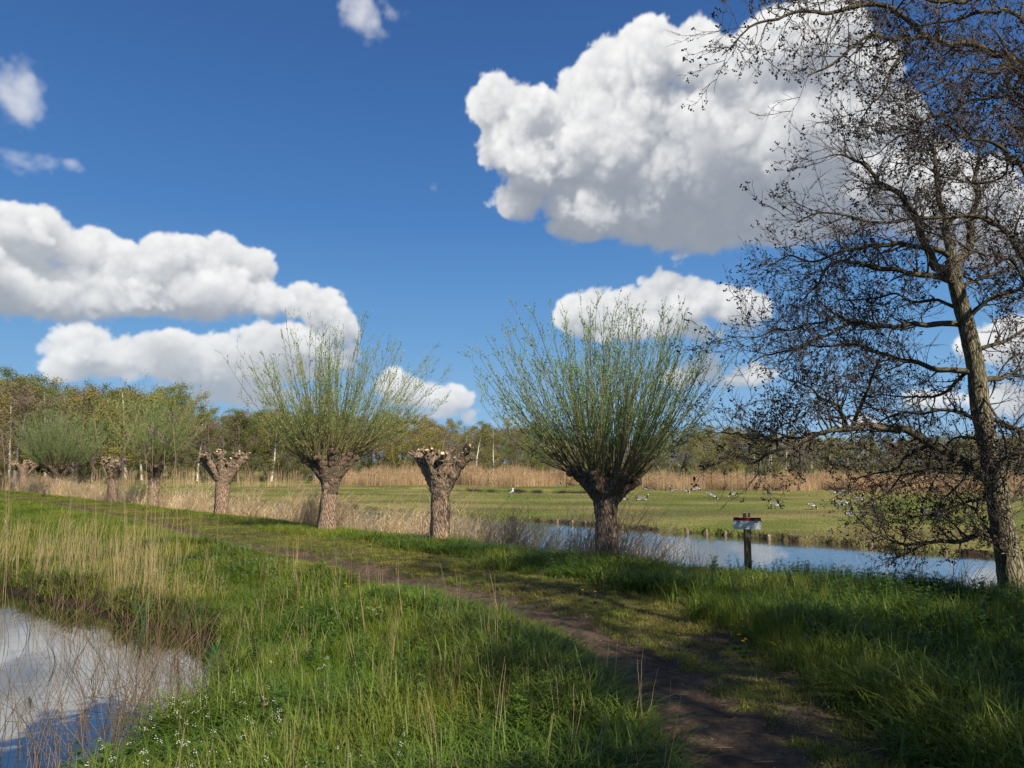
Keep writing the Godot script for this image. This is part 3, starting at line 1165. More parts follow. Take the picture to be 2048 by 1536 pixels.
func reed_beds() -> void:
	# dry reeds along the ditch behind the willows, in the pool's belt and by the water
	var lean := Vector3(0.28, 0, 0.1)
	var bank := []
	for i in 4:
		bank.append(reed_clump(18, 0.5, 1.3, 0.26, 0.35, 2, 0.04, 0.0046, lean * [1.5, 0.9, 2.2, -0.2][i]))
	var at := [Scatter.new(), Scatter.new(), Scatter.new(), Scatter.new()]
	var t := -6.0
	while t < 62.0:
		var reach := sm(6.0, 10.5, t)          # thick on the left, thin by the alder
		var patch := nz.get_noise_1d(t * 0.45 + 3.0)
		var dense := lerpf(2.0, 22.0, reach) * clampf(0.75 + patch * 0.9, 0.25, 1.4)
		if t < 8.0:
			dense = 5.5 * sm(0.05, 0.5, nz.get_noise_1d(t * 0.9 + 61.0)) + 0.8
		for k in int(dense * 0.5 + rng.randf()):
			var n := near_edge(t) + rng.randf_range(-1.0, 0.75) * (1.0 if t > 8.0 else 0.6) + 0.1
			var tt := t + rng.randf() * 0.5
			var x := (n - tt) * 0.70711
			var d := (n + tt) * 0.70711
			var h := rng.randf_range(0.75, 1.2) * (1.0 + 0.25 * patch)
			if t < 8.0:
				h *= 0.95
			var y := maxf(hgt(x, d), WATER - 0.12)
			var c := mixed(Color(0.84, 0.68, 0.41), Color(0.66, 0.53, 0.36), rng.randf() - 0.25 * patch)
			at[k % 4].put(Vector3(x, y, -d), rng.randf_range(-0.7, 0.7), Vector3(h * 1.1, h, h * 1.1), c, Vector3(0, 0, -0.0001))
		t += 0.5
	for i in 4:
		tag(many("bank_reeds", bank[i], at[i].at, at[i].tint, self), "dry pale reeds along the ditch behind the willow row", "reeds", "dry reeds along the ditch")
	# the far belts
	var belt := reed_clump(22, 1.1, 1.9, 0.5, 0.12, 2, 0.35, 0.008)
	var s := Scatter.new()
	for k in 2600:
		var u := rng.randf_range(-260.0, 2300.0)
		var edge := 72.0 + 6.0 * nz.get_noise_1d(u * 0.004)
		var gap := 0.0
		if u > 1145.0 and u < 1290.0:
			gap = 0.85
		if u < 640.0:
			edge = 62.0 + (640.0 - u) * 0.03
			gap = 0.93 if u > 130.0 else 0.5
		if u > 1290.0:
			edge = 60.0 - 10.0 * sm(1400.0, 2200.0, u) + 2.5 * nz.get_noise_1d(u * 0.01)
		if rng.randf() < gap:
			continue
		var d := edge + pow(rng.randf(), 1.6) * 7.0
		var x := (u - 1024.0) / F * d
		var size := (0.95 if u < 1145.0 else 0.72) * (1.0 + 0.35 * nz.get_noise_2d(x * 0.25, d * 0.25)) * rng.randf_range(0.75, 1.1)
		s.put(ground_at(x, d), rng.randf() * TAU, Vector3(1.2, size, 1.2), mixed(Color(0.78, 0.6, 0.37), Color(0.62, 0.47, 0.29), rng.randf()))
	tag(many("reed_belt", belt, s.at, s.tint, self), "belt of dry tan reeds between the meadow and the wood", "reeds")
	# rough dry grass and low weeds on the pool's rim, tufts over the meadow
	var low := grass_tuft(14, 0.11, 0.012, 0.9, 0.2, 2, 0.12)
	var g := Scatter.new()
	for k in 34000:
		var d := 20.0 + 52.0 * pow(rng.randf(), 1.35)
		var x := rng.randf_range(-0.78, 0.78) * d
		if ditch_n(x, d) < far_edge((d - x) * 0.70711) + 0.03 or pool_in(x, d) > -0.06:
			continue
		var p := ground_at(x, d)
		var a := nz.get_noise_2d(x * 0.13, d * 0.13)
		var on_rim := 1.0 - sm(0.0, 0.5, ditch_n(x, d) - far_edge((d - x) * 0.70711))
		var rough := sm(0.1, 0.5, nz.get_noise_2d(x * 0.06 + 9.0, d * 0.25)) * sm(40.0, 48.0, d)
		var hgh := rng.randf_range(0.4, 0.95) * (1.0 + on_rim * 1.0 + rough * 1.8)
		g.put(p, rng.randf() * TAU, Vector3(1.3, hgh, 1.3) * (0.8 + d * 0.008), mixed(Color(0.18, 0.22, 0.045), Color(0.33, 0.29, 0.1), 0.38 + a + rough * 0.6 + rng.randf_range(-0.2, 0.2)))
	tag(many("meadow_grass", low, g.at, g.tint, self), "short cropped grass of the meadow beyond the ditch", "grass")
	# sedge overhanging the near bank of the ditch
	var sedge := grass_tuft(22, 0.5, 0.009, 0.75, 0.13, 5, 0.05)
	var e := Scatter.new()
	for k in 420:
		var t2 := rng.randf_range(-4.0, 40.0)
		var n2 := near_edge(t2) - rng.randf_range(-0.05, 0.55)
		var x2 := (n2 - t2) * 0.70711
		var d2 := (n2 + t2) * 0.70711
		var sz := rng.randf_range(0.35, 0.7)
		e.put(ground_at(x2, d2), rng.randf() * TAU, Vector3.ONE * sz, mixed(Color(0.065, 0.13, 0.025), Color(0.1, 0.15, 0.035), rng.randf()))
	for k in 520:
		var i := rng.randi_range(1, 9)
		var a: Vector2 = POND[i]
		var b: Vector2 = POND[i + 1]
		var q := a.lerp(b, rng.randf()) + Vector2(rng.randf_range(0.0, 0.3), rng.randf_range(0.0, 0.25))
		if pond_sd(q.x, q.y) < -0.02:
			continue
		e.put(ground_at(q.x, q.y), rng.randf() * TAU, Vector3.ONE * rng.randf_range(0.4, 0.8), mixed(Color(0.05, 0.095, 0.02), Color(0.10, 0.12, 0.03), rng.randf()))
	tag(many("bank_sedge", sedge, e.at, e.tint, self), "dark sedge overhanging the edges of ditch and pond", "sedge")
	# old stems standing and lying in the pond
	var wet := reed_clump(2, 0.35, 1.15, 0.12, 0.5, 0, 0.0, 0.0036)
	var w := Scatter.new()
	for k in 620:
		var p2 := on_plane(rng.randf_range(-40.0, 420.0), rng.randf_range(1190.0, 1560.0), WATER)
		var ps := pond_sd(p2.x, -p2.z)
		if ps > 0.1 or p2.x < -9.0 or ps < -3.2 or rng.randf() < sm(-0.3, -1.6, ps) * 0.85:
			continue
		var flat := rng.randf() < 0.3
		var tilt := Vector3(rng.randf_range(-1, 1), 0, rng.randf_range(-1, 1)).normalized() * (rng.randf_range(0.9, 1.45) if flat else rng.randf_range(0.0, 0.45))
		w.put(p2 + Vector3(0, -0.04, 0), rng.randf() * TAU, Vector3.ONE * rng.randf_range(0.6, 1.15), mixed(Color(0.30, 0.22, 0.12), Color(0.16, 0.12, 0.08), rng.randf()), tilt)
	tag(many("pond_stems", wet, w.at, w.tint, self), "broken dead reed stems standing and lying in the pond", "reeds")


func small_plants() -> void:
	# yellow flags at the pond's edge: each clump a thing with its leaves
	var k := 0
	for a in [[285, 1262, 0.62, "sword leaved iris clump in the pond's far corner among dead reeds"], [402, 1268, 0.5, "sword leaved iris clump at the corner of the pond beside the grass"], [108, 1192, 0.42, "small iris clump on the far shore of the pond"], [430, 1330, 0.4, "low iris clump on the grassy east shore of the pond"]]:
		var p := on_plane(a[0], a[1], WATER)
		var o := thing("iris_clump", Vector3(p.x, WATER - 0.05, p.z))
		tag(o, a[3], "iris", "iris clumps at the pond")
		for j in 15:
			var mb := MB.new()
			var th := rng.randf() * TAU
			var dir := Vector3(cos(th), 0, sin(th))
			mb.blade(dir * rng.randf() * 0.14, Vector3(dir.x, 0, dir.z * 0.4).normalized(), a[2] * rng.randf_range(0.65, 1.05), 0.034, rng.randf_range(0.08, 0.36), 5, Color(0.05, 0.125, 0.04) * rng.randf_range(0.8, 1.4))
			part("leaf", mb.mesh(mats.grass), o)
		k += 1
	# dandelions by the path
	var head := MB.new()
	for r in 3:
		for j in 14:
			var th := TAU * j / 14.0 + r * 0.2
			var dir: Vector3 = Vector3(cos(th), [0.25, 0.7, 1.6][r], sin(th)).normalized() * [0.022, 0.019, 0.014][r]
			head.leaf(Vector3.ZERO, dir, dir.cross(Vector3.UP).normalized() * 0.004, Color(0.78, 0.5, 0.015))
	var hm := head.mesh(mats.flower)
	var stem := MB.new()
	stem.tube(PackedVector3Array([Vector3(0.01, -0.02, 0), Vector3(0, 0.07, 0.005), Vector3(0, 0.14, 0)]), PackedFloat32Array([0.003, 0.0026, 0.0024]), 5, Color(0.12, 0.13, 0.05))
	var sm_ := stem.mesh(mats.grass)
	var rosette := MB.new()
	for j in 8:
		var th := TAU * j / 8.0
		rosette.blade(Vector3(0, -0.005, 0), Vector3(cos(th), 0, sin(th)), 0.07, 0.024, 1.5, 4, Color(0.05, 0.10, 0.02) * rng.randf_range(0.8, 1.2))
	var ros := rosette.mesh(mats.grass)
	var spots := [[1478, 1274, 0], [1486, 1288, 0], [1491, 1282, 0], [1500, 1266, 0], [1484, 1250, 0], [1543, 1294, 1], [1549, 1300, 1], [1561, 1293, 1], [1357, 1274, 2], [690, 1168, 3], [698, 1172, 3], [413, 1074, 4], [433, 1074, 4], [1165, 1178, 5], [1190, 1184, 5], [604, 1200, 3]]
	var said := ["yellow dandelion in the cluster of five on the trodden turf", "yellow dandelion in the tight cluster of three by the long grass", "lone yellow dandelion on the bare mud patch", "yellow dandelion deep in the long grass left of the path", "yellow dandelion in the sunlit grass near the far bend of the path", "tiny yellow dandelion in the shaded turf below the large willow"]
	for s in spots:
		var p := on_plane(s[0], s[1], 0.12)
		var g := ground_at(p.x, -p.z)
		var o := thing("dandelion", g, rng.randf() * TAU)
		var tall := rng.randf_range(0.85, 1.1) if s[2] != 3 else 2.6
		part("stem", sm_, o).scale = Vector3(1, tall, 1)
		part("flower_head", hm, o).position.y = 0.14 * tall
		part("leaf_rosette", ros, o)
		tag(o, said[s[2]], "dandelion", "dandelions in the grass")
	# tall plumed reeds at the pond, each on its own
	var tops := [[306, 868, 1215, "dark drooping plume, the tallest beside the iris corner"], [330, 884, 1205, "dark drooping plume, leaning right by the iris corner"], [292, 905, 1200, "broken plume between two taller reeds"], [345, 842, 1190, "thin bent plume against the bushy willow"], [22, 852, 1160, "dark ragged plume at the pond's far shore"], [4, 868, 1150, "brown plume beside the ragged one on the far shore"], [186, 925, 1140, "short tan plume among the far shore stems"], [244, 932, 1150, "curved tan plume before the second cut willow"], [146, 938, 1140, "pale feathery plume before the leaning pole"], [448, 888, 1120, "thin grey plume above the cut willow's head"], [85, 985, 1150, "half fallen plume low on the far shore"]]
	for a in tops:
		var base := on_plane(a[0] + rng.randf_range(-14, 6), a[2], -0.3)
		var top := at_depth(a[0], a[1], -base.z + rng.randf_range(-0.3, 0.3))
		base.y = hgt(base.x, -base.z) - 0.03
		var o := thing("plumed_reed", base)
		tag(o, "tall reed by the pond, " + a[3], "reed", "plumed reeds by the pond")
		var v := top - base
		var mb := MB.new()
		var pts := PackedVector3Array()
		var rad := PackedFloat32Array()
		for j in 8:
			var s := j / 7.0
			pts.append(Vector3(v.x * s * s, v.y * s, v.z * s))
			rad.append(lerpf(0.0045, 0.0022, s))
		mb.tube(pts, rad, 5, Color(0.36, 0.28, 0.15), false)
		part("stem", mb.mesh(mats.reed), o)
		var pm := MB.new()
		for j in 3:
			plume_on(pm, pts[7] - Vector3(0, 0.04 * j, 0), (pts[7] - pts[6]).normalized(), 0.24, Color(0.20, 0.15, 0.14))
		part("plume", pm.mesh(mats.reed), o)
		for j in 2:
			var lm := MB.new()
			var th := rng.randf() * TAU
			lm.blade(pts[3 + j * 2], Vector3(cos(th), 0, sin(th)), 0.32, 0.014, 1.0, 4, Color(0.34, 0.27, 0.15))
			part("leaf", lm.mesh(mats.reed), o)
	# twigs and crumbs of litter on the mud
	var bit := MB.new()
	bit.tube(PackedVector3Array([Vector3(-0.05, 0.004, 0), Vector3(0.0, 0.008, 0.008), Vector3(0.05, 0.004, -0.004)]), PackedFloat32Array([0.0022, 0.003, 0.0016]), 4, Color.WHITE)
	var crumb := MB.new()
	crumb.spindle(Vector3(-0.006, 0.002, 0), Vector3(0.014, 0.003, 0.003), 0.004, 5, Color.WHITE)
	var s1 := Scatter.new()
	var s2 := Scatter.new()
	for j in 900:
		var d := rng.randf_range(3.2, 11.0)
		var c := 1.35
		for i in PATH.size() - 1:
			if PATH[i].y <= d and PATH[i + 1].y > d:
				c = lerpf(PATH[i].x, PATH[i + 1].x, (d - PATH[i].y) / (PATH[i + 1].y - PATH[i].y))
		var x := c + rng.randf_range(-0.4, 1.5)
		var p := ground_at(x, d) + Vector3(0, 0.022 if absf(x - c) < 0.3 else 0.004, 0)
		if j % 3 == 0:
			s1.put(p, rng.randf() * TAU, Vector3.ONE * rng.randf_range(0.4, 1.5), mixed(Color(0.09, 0.06, 0.04), Color(0.22, 0.16, 0.1), rng.randf()))
		else:
			s2.put(p, rng.randf() * TAU, Vector3.ONE * rng.randf_range(0.5, 1.4), mixed(Color(0.35, 0.3, 0.22), Color(0.12, 0.09, 0.06), rng.randf()))
	tag(many("fallen_twigs", bit.mesh(mats.soil_bits), s1.at, s1.tint, self), "thin fallen twigs lying on the mud path", "twigs")
	tag(many("litter_crumbs", crumb.mesh(mats.soil_bits), s2.at, s2.tint, self), "pale crumbs of bark and gravel on the mud path", "litter")


# --- rounded solids: tapered capsules joined smoothly, meshed as surface nets
func solid(bones: Array, k: float, cell: float, rough: float, color_of: Callable) -> MB:
	var lo := Vector3.ONE * 1e9
	var hi := -lo
	for b in bones:
		var r: float = maxf(b[2], b[3]) + cell * 3.0
		lo = lo.min(b[0] - Vector3.ONE * r).min(b[1] - Vector3.ONE * r)
		hi = hi.max(b[0] + Vector3.ONE * r).max(b[1] + Vector3.ONE * r)
	var nx := int((hi.x - lo.x) / cell) + 2
	var ny := int((hi.y - lo.y) / cell) + 2
	var nk := int((hi.z - lo.z) / cell) + 2
	var f := PackedFloat32Array()
	f.resize(nx * ny * nk)
	f.fill(1.0)
	for b in bones:
		var a: Vector3 = b[0]
		var ab: Vector3 = b[1] - b[0]
		var r0: float = b[2]
		var r1: float = b[3]
		var reach := maxf(r0, r1) + maxf(k, cell * 2.0) + cell
		var l0: Vector3 = (b[0].min(b[1]) - Vector3.ONE * reach - lo) / cell
		var l1: Vector3 = (b[0].max(b[1]) + Vector3.ONE * reach - lo) / cell
		var inv := 1.0 / maxf(ab.length_squared(), 1e-9)
		for z in range(maxi(0, int(l0.z)), mini(nk, int(l1.z) + 1)):
			for y in range(maxi(0, int(l0.y)), mini(ny, int(l1.y) + 1)):
				for x in range(maxi(0, int(l0.x)), mini(nx, int(l1.x) + 1)):
					var p := lo + Vector3(x, y, z) * cell - a
					var s := clampf(p.dot(ab) * inv, 0.0, 1.0)
					var d := (p - ab * s).length() - lerpf(r0, r1, s)
					var i := (z * ny + y) * nx + x
					var o := f[i]
					var h := maxf(k - absf(d - o), 0.0) / k
					f[i] = minf(d, o) - h * h * k * 0.25
	if rough > 0.0:
		for z in nk:
			for y in ny:
				for x in nx:
					var i := (z * ny + y) * nx + x
					if absf(f[i]) < 0.12:
						var p := lo + Vector3(x, y, z) * cell
						f[i] += rough * (nz.get_noise_3d(p.x * 9.0, p.y * 7.0, p.z * 9.0) + 0.6 * nz.get_noise_3d(p.x * 22.0, p.y * 16.0, p.z * 22.0))
	var mb := MB.new()
	var id := PackedInt32Array()
	id.resize(f.size())
	id.fill(-1)
	var sy := nx
	var sz := nx * ny
	for z in nk - 1:
		for y in ny - 1:
			for x in nx - 1:
				var i := z * sz + y * sy + x
				var c := [f[i], f[i + 1], f[i + sy], f[i + sy + 1], f[i + sz], f[i + sz + 1], f[i + sz + sy], f[i + sz + sy + 1]]
				var neg := 0
				for q in 8:
					if c[q] < 0.0:
						neg += 1
				if neg == 0 or neg == 8:
					continue
				var sum := Vector3.ZERO
				var cnt := 0
				for e in 12:
					var p0: int = [0, 2, 4, 6, 0, 1, 4, 5, 0, 1, 2, 3][e]
					var p1: int = p0 + [1, 1, 1, 1, 2, 2, 2, 2, 4, 4, 4, 4][e]
					if (c[p0] < 0.0) != (c[p1] < 0.0):
						var t: float = c[p0] / (c[p0] - c[p1])
						var v0 := Vector3(p0 & 1, (p0 >> 1) & 1, p0 >> 2)
						var v1 := Vector3(p1 & 1, (p1 >> 1) & 1, p1 >> 2)
						sum += v0.lerp(v1, t)
						cnt += 1
				var g := Vector3(c[1] + c[3] + c[5] + c[7] - c[0] - c[2] - c[4] - c[6], c[2] + c[3] + c[6] + c[7] - c[0] - c[1] - c[4] - c[5], c[4] + c[5] + c[6] + c[7] - c[0] - c[1] - c[2] - c[3])
				var pos := lo + (Vector3(x, y, z) + sum / cnt) * cell
				id[i] = mb.vert(pos, g.normalized(), color_of.call(pos))
	for z in range(1, nk - 1):
		for y in range(1, ny - 1):
			for x in range(1, nx - 1):
				var i := z * sz + y * sy + x
				var inside := f[i] < 0.0
				for ax in 3:
					var st: int = [1, sy, sz][ax]
					if inside == (f[i + st] < 0.0):
						continue
					var u: int = [sy, sz, 1][ax]
					var w: int = [sz, 1, sy][ax]
					var a := id[i]
					var b := id[i - u]
					var cc := id[i - u - w]
					var d := id[i - w]
					if a < 0 or b < 0 or cc < 0 or d < 0:
						continue
					if inside:
						mb.tri(a, cc, b)
						mb.tri(a, d, cc)
					else:
						mb.tri(a, b, cc)
						mb.tri(a, cc, d)
	return mb


func white(_p: Vector3) -> Color:
	return Color.WHITE


# --- pollard willows
func pollard_trunk(tall: float, r: float, seed_: float, lean: Vector3) -> ArrayMesh:
	var mb := MB.new()
	var sides := 40
	var rings := 46
	for i in rings + 1:
		var s := float(i) / rings
		var y := lerpf(-0.2, tall, s)
		var base := r * (1.0 + 0.32 * exp(-maxf(y, 0.0) * 5.0) + 0.12 * s * s)
		for j in sides + 1:
			var th := TAU * (j % sides) / sides
			var ridge := nz.get_noise_3d(cos(th) * 3.2 + seed_, sin(th) * 3.2, y * 0.9) * 0.09 + nz.get_noise_3d(cos(th) * 7.5 + seed_, sin(th) * 7.5, y * 1.6) * 0.05
			ridge += 0.07 * nz.get_noise_2d(th * 0.0 + y * 2.0, seed_)
			var o := Vector3(cos(th), 0, sin(th))
			mb.vert(o * base * (1.0 + ridge) + Vector3(0, y, 0) + lean * y, o, Color.WHITE, Vector2(float(j) / sides, y))
	for i in rings:
		for j in sides:
			var p := i * (sides + 1) + j
			mb.tri(p, p + 1, p + sides + 1)
			mb.tri(p + 1, p + sides + 2, p + sides + 1)
	return mb.mesh(mats.willow_bark)


func pollard_head(at: float, r: float, wide: float, tall: float, arms: Array, seed_: int, lean: Vector3, skin: Material) -> Array:
	# arms: [azimuth, reach 0..1, rise 0..1, thickness]
	var rr := RandomNumberGenerator.new()
	rr.seed = seed_
	var c0 := Vector3(0, at, 0) + lean * at
	var bones := [[c0 - Vector3(0, 0.3, 0), c0 + Vector3(0, tall * 0.25, 0), r * 1.0, r * 1.12]]
	var knobs := []
	for a in arms:
		var dir := Vector3(cos(a[0]), 0, sin(a[0]))
		var e1: Vector3 = c0 + dir * wide * a[1] * 0.55 + Vector3.UP * tall * a[2] * 0.55
		var e2: Vector3 = c0 + dir * wide * a[1] * 0.9 + Vector3.UP * tall * a[2] * 0.92
		var th: float = r * a[3]
		bones.append([c0 - Vector3(0, 0.12, 0), e1, r * 0.8, th])
		bones.append([e1, e2, th, th * 0.85])
		for q in 3:
			var o: Vector3 = e2 + Vector3(rr.randf_range(-1, 1), rr.randf_range(-0.6, 0.6), rr.randf_range(-1, 1)) * th * 0.8
			bones.append([o, o, th * rr.randf_range(0.5, 0.75), 0.0])
			knobs.append([o, (dir * 0.6 + Vector3.UP + Vector3(rr.randf_range(-0.5, 0.5), 0, rr.randf_range(-0.5, 0.5))).normalized(), th * 0.6])
		var o2: Vector3 = e1 + Vector3.UP * th * 0.6
		bones.append([o2, o2, th * 0.6, 0.0])
		knobs.append([o2, (dir * 0.2 + Vector3.UP).normalized(), th * 0.6])
	for q in 7:
		var o := c0 + Vector3(rr.randf_range(-1, 1) * wide * 0.35, tall * rr.randf_range(0.25, 0.6), rr.randf_range(-1, 1) * wide * 0.35)
		bones.append([o, o, r * rr.randf_range(0.3, 0.5), 0.0])
		knobs.append([o, (Vector3.UP * 1.3 + (o - c0)).normalized(), r * 0.4])
	var mb := solid(bones, 0.05, 0.026, 0.02, white)
	return [mb.mesh(skin), knobs]


func stub_mesh(knobs: Array, count: int, seed_: int) -> ArrayMesh:
	# sawn shoots: bark round the side, pale wood on the cut
	var rr := RandomNumberGenerator.new()
	rr.seed = seed_
	var mb := MB.new()
	for i in count:
		var kb: Array = knobs[i % knobs.size()]
		var out: Vector3 = (kb[1] + Vector3(rr.randf_range(-0.8, 0.8), rr.randf_range(-0.3, 0.5), rr.randf_range(-0.8, 0.8))).normalized()
		var at: Vector3 = kb[0] + out * kb[2] * 1.05
		var long := rr.randf_range(0.06, 0.17)
		var r := rr.randf_range(0.018, 0.042)
		var tip := at + out * long
		mb.tube(PackedVector3Array([at - out * 0.08, tip]), PackedFloat32Array([r * 1.25, r]), 7, Color(0.17, 0.125, 0.085) * rr.randf_range(0.7, 1.2), false)
		var side := out.cross(Vector3(0.3, 0.2, 0.9)).normalized()
		var cutn := (out + Vector3(rr.randf_range(-0.4, 0.4), 0.3, rr.randf_range(-0.4, 0.4))).normalized()
		var b0 := mb.v.size()
		var pale := Color(0.52, 0.40, 0.26) * rr.randf_range(0.55, 1.15)
		mb.vert(tip + out * 0.006, cutn, pale)
		for s in 8:
			var o := side.rotated(out, TAU * s / 7.0)
			mb.vert(tip + o * r * 1.02 + out * 0.003, cutn, pale)
		for s in 7:
			mb.tri(b0, b0 + 1 + s, b0 + 2 + s)
	return mb.mesh(mats.wood)


func willow_crown(knobs: Array, count: int, long: float, seed_: int, bark: Color, leafc: Color, low: float) -> Array:
	var rr := RandomNumberGenerator.new()
	rr.seed = seed_
	var wood := MB.new()
	var leaves := MB.new()
	for i in count:
		var kb: Array = knobs[i % knobs.size()]
		var o: Vector3 = kb[0]
		var flat := Vector3(o.x, 0, o.z)
		# outer knobs throw outer shoots
		var tilt := clampf(flat.length() * 1.5 + rr.randf_range(-0.42, 0.38), 0.0, 1.28)
		var az := atan2(flat.z, flat.x) + rr.randf_range(-0.8, 0.8)
		var dir := Vector3(cos(az) * sin(tilt), cos(tilt), sin(az) * sin(tilt))
		var l := long * rr.randf_range(0.55, 1.05) * (1.0 - 0.16 * tilt)
		if rr.randf() < low:
			l *= 0.4
		var p: Vector3 = o + dir * kb[2] * 0.5
		var pts := PackedVector3Array()
		var rad := PackedFloat32Array()
		var bow := Vector3(rr.randf_range(-0.12, 0.12), 0.42 * sin(tilt) * sin(tilt) * rr.randf_range(0.6, 1.2), rr.randf_range(-0.12, 0.12)) - Vector3(dir.x, 0, dir.z) * 0.12
		var r0 := rr.randf_range(0.007, 0.0135)
		for k in 7:
			var s := k / 6.0
			pts.append(p + dir * l * s + bow * l * s * s)
			rad.append(r0 * (1.0 - 0.85 * s) + 0.0006)
		var tone := rr.randf_range(0.7, 1.25)
		wood.tube(pts, rad, 4, bark * tone, false)
		var lc := leafc * rr.randf_range(0.75, 1.25)
		var twigs := int(l * 6.5)
		for q in twigs:
			var s := rr.randf_range(0.22, 0.99)
			var kk := mini(5, int(s * 6.0))
			var at := pts[kk].lerp(pts[kk + 1], s * 6.0 - kk)
			var d := (pts[kk + 1] - pts[kk]).normalized()
			var off := d.cross(Vector3(rr.randf_range(-1, 1), rr.randf_range(-1, 1), rr.randf_range(-1, 1))).normalized()
			var td := (d + off * rr.randf_range(0.35, 0.8)).normalized()
			var tl := rr.randf_range(0.12, 0.46) * (1.1 - 0.5 * s)
			var tip := at + td * tl + Vector3.UP * tl * 0.15
			wood.tube(PackedVector3Array([at, at.lerp(tip, 0.5) - Vector3.UP * tl * 0.03, tip]), PackedFloat32Array([0.0026, 0.002, 0.001]), 3, bark * tone * 1.1, false)
			for j in int(tl * 26.0) + 3:
				var ls := rr.randf_range(0.1, 1.0)
				var ax := (td + Vector3(rr.randf_range(-1, 1), rr.randf_range(-0.5, 1), rr.randf_range(-1, 1)) * 0.9).normalized() * rr.randf_range(0.028, 0.058)
				leaves.leaf(at.lerp(tip, ls), ax, ax.cross(Vector3(rr.randf_range(-1, 1), rr.randf_range(-1, 1), rr.randf_range(-1, 1))).normalized() * rr.randf_range(0.006, 0.011), lc * rr.randf_range(0.8, 1.2))
		for j in int(l * 10.0):
			var s := rr.randf_range(0.3, 1.0)
			var kk := mini(5, int(s * 6.0))
			var at := pts[kk].lerp(pts[kk + 1], s * 6.0 - kk)
			var ax := (dir + Vector3(rr.randf_range(-1, 1), rr.randf_range(-0.5, 1), rr.randf_range(-1, 1))).normalized() * rr.randf_range(0.02, 0.042)
			leaves.leaf(at, ax, ax.cross(Vector3(rr.randf_range(-1, 1), rr.randf_range(-1, 1), rr.randf_range(-1, 1))).normalized() * 0.007, lc * rr.randf_range(0.8, 1.2))
	return [wood.mesh(mats.twig), leaves.mesh(mats.leaf)]


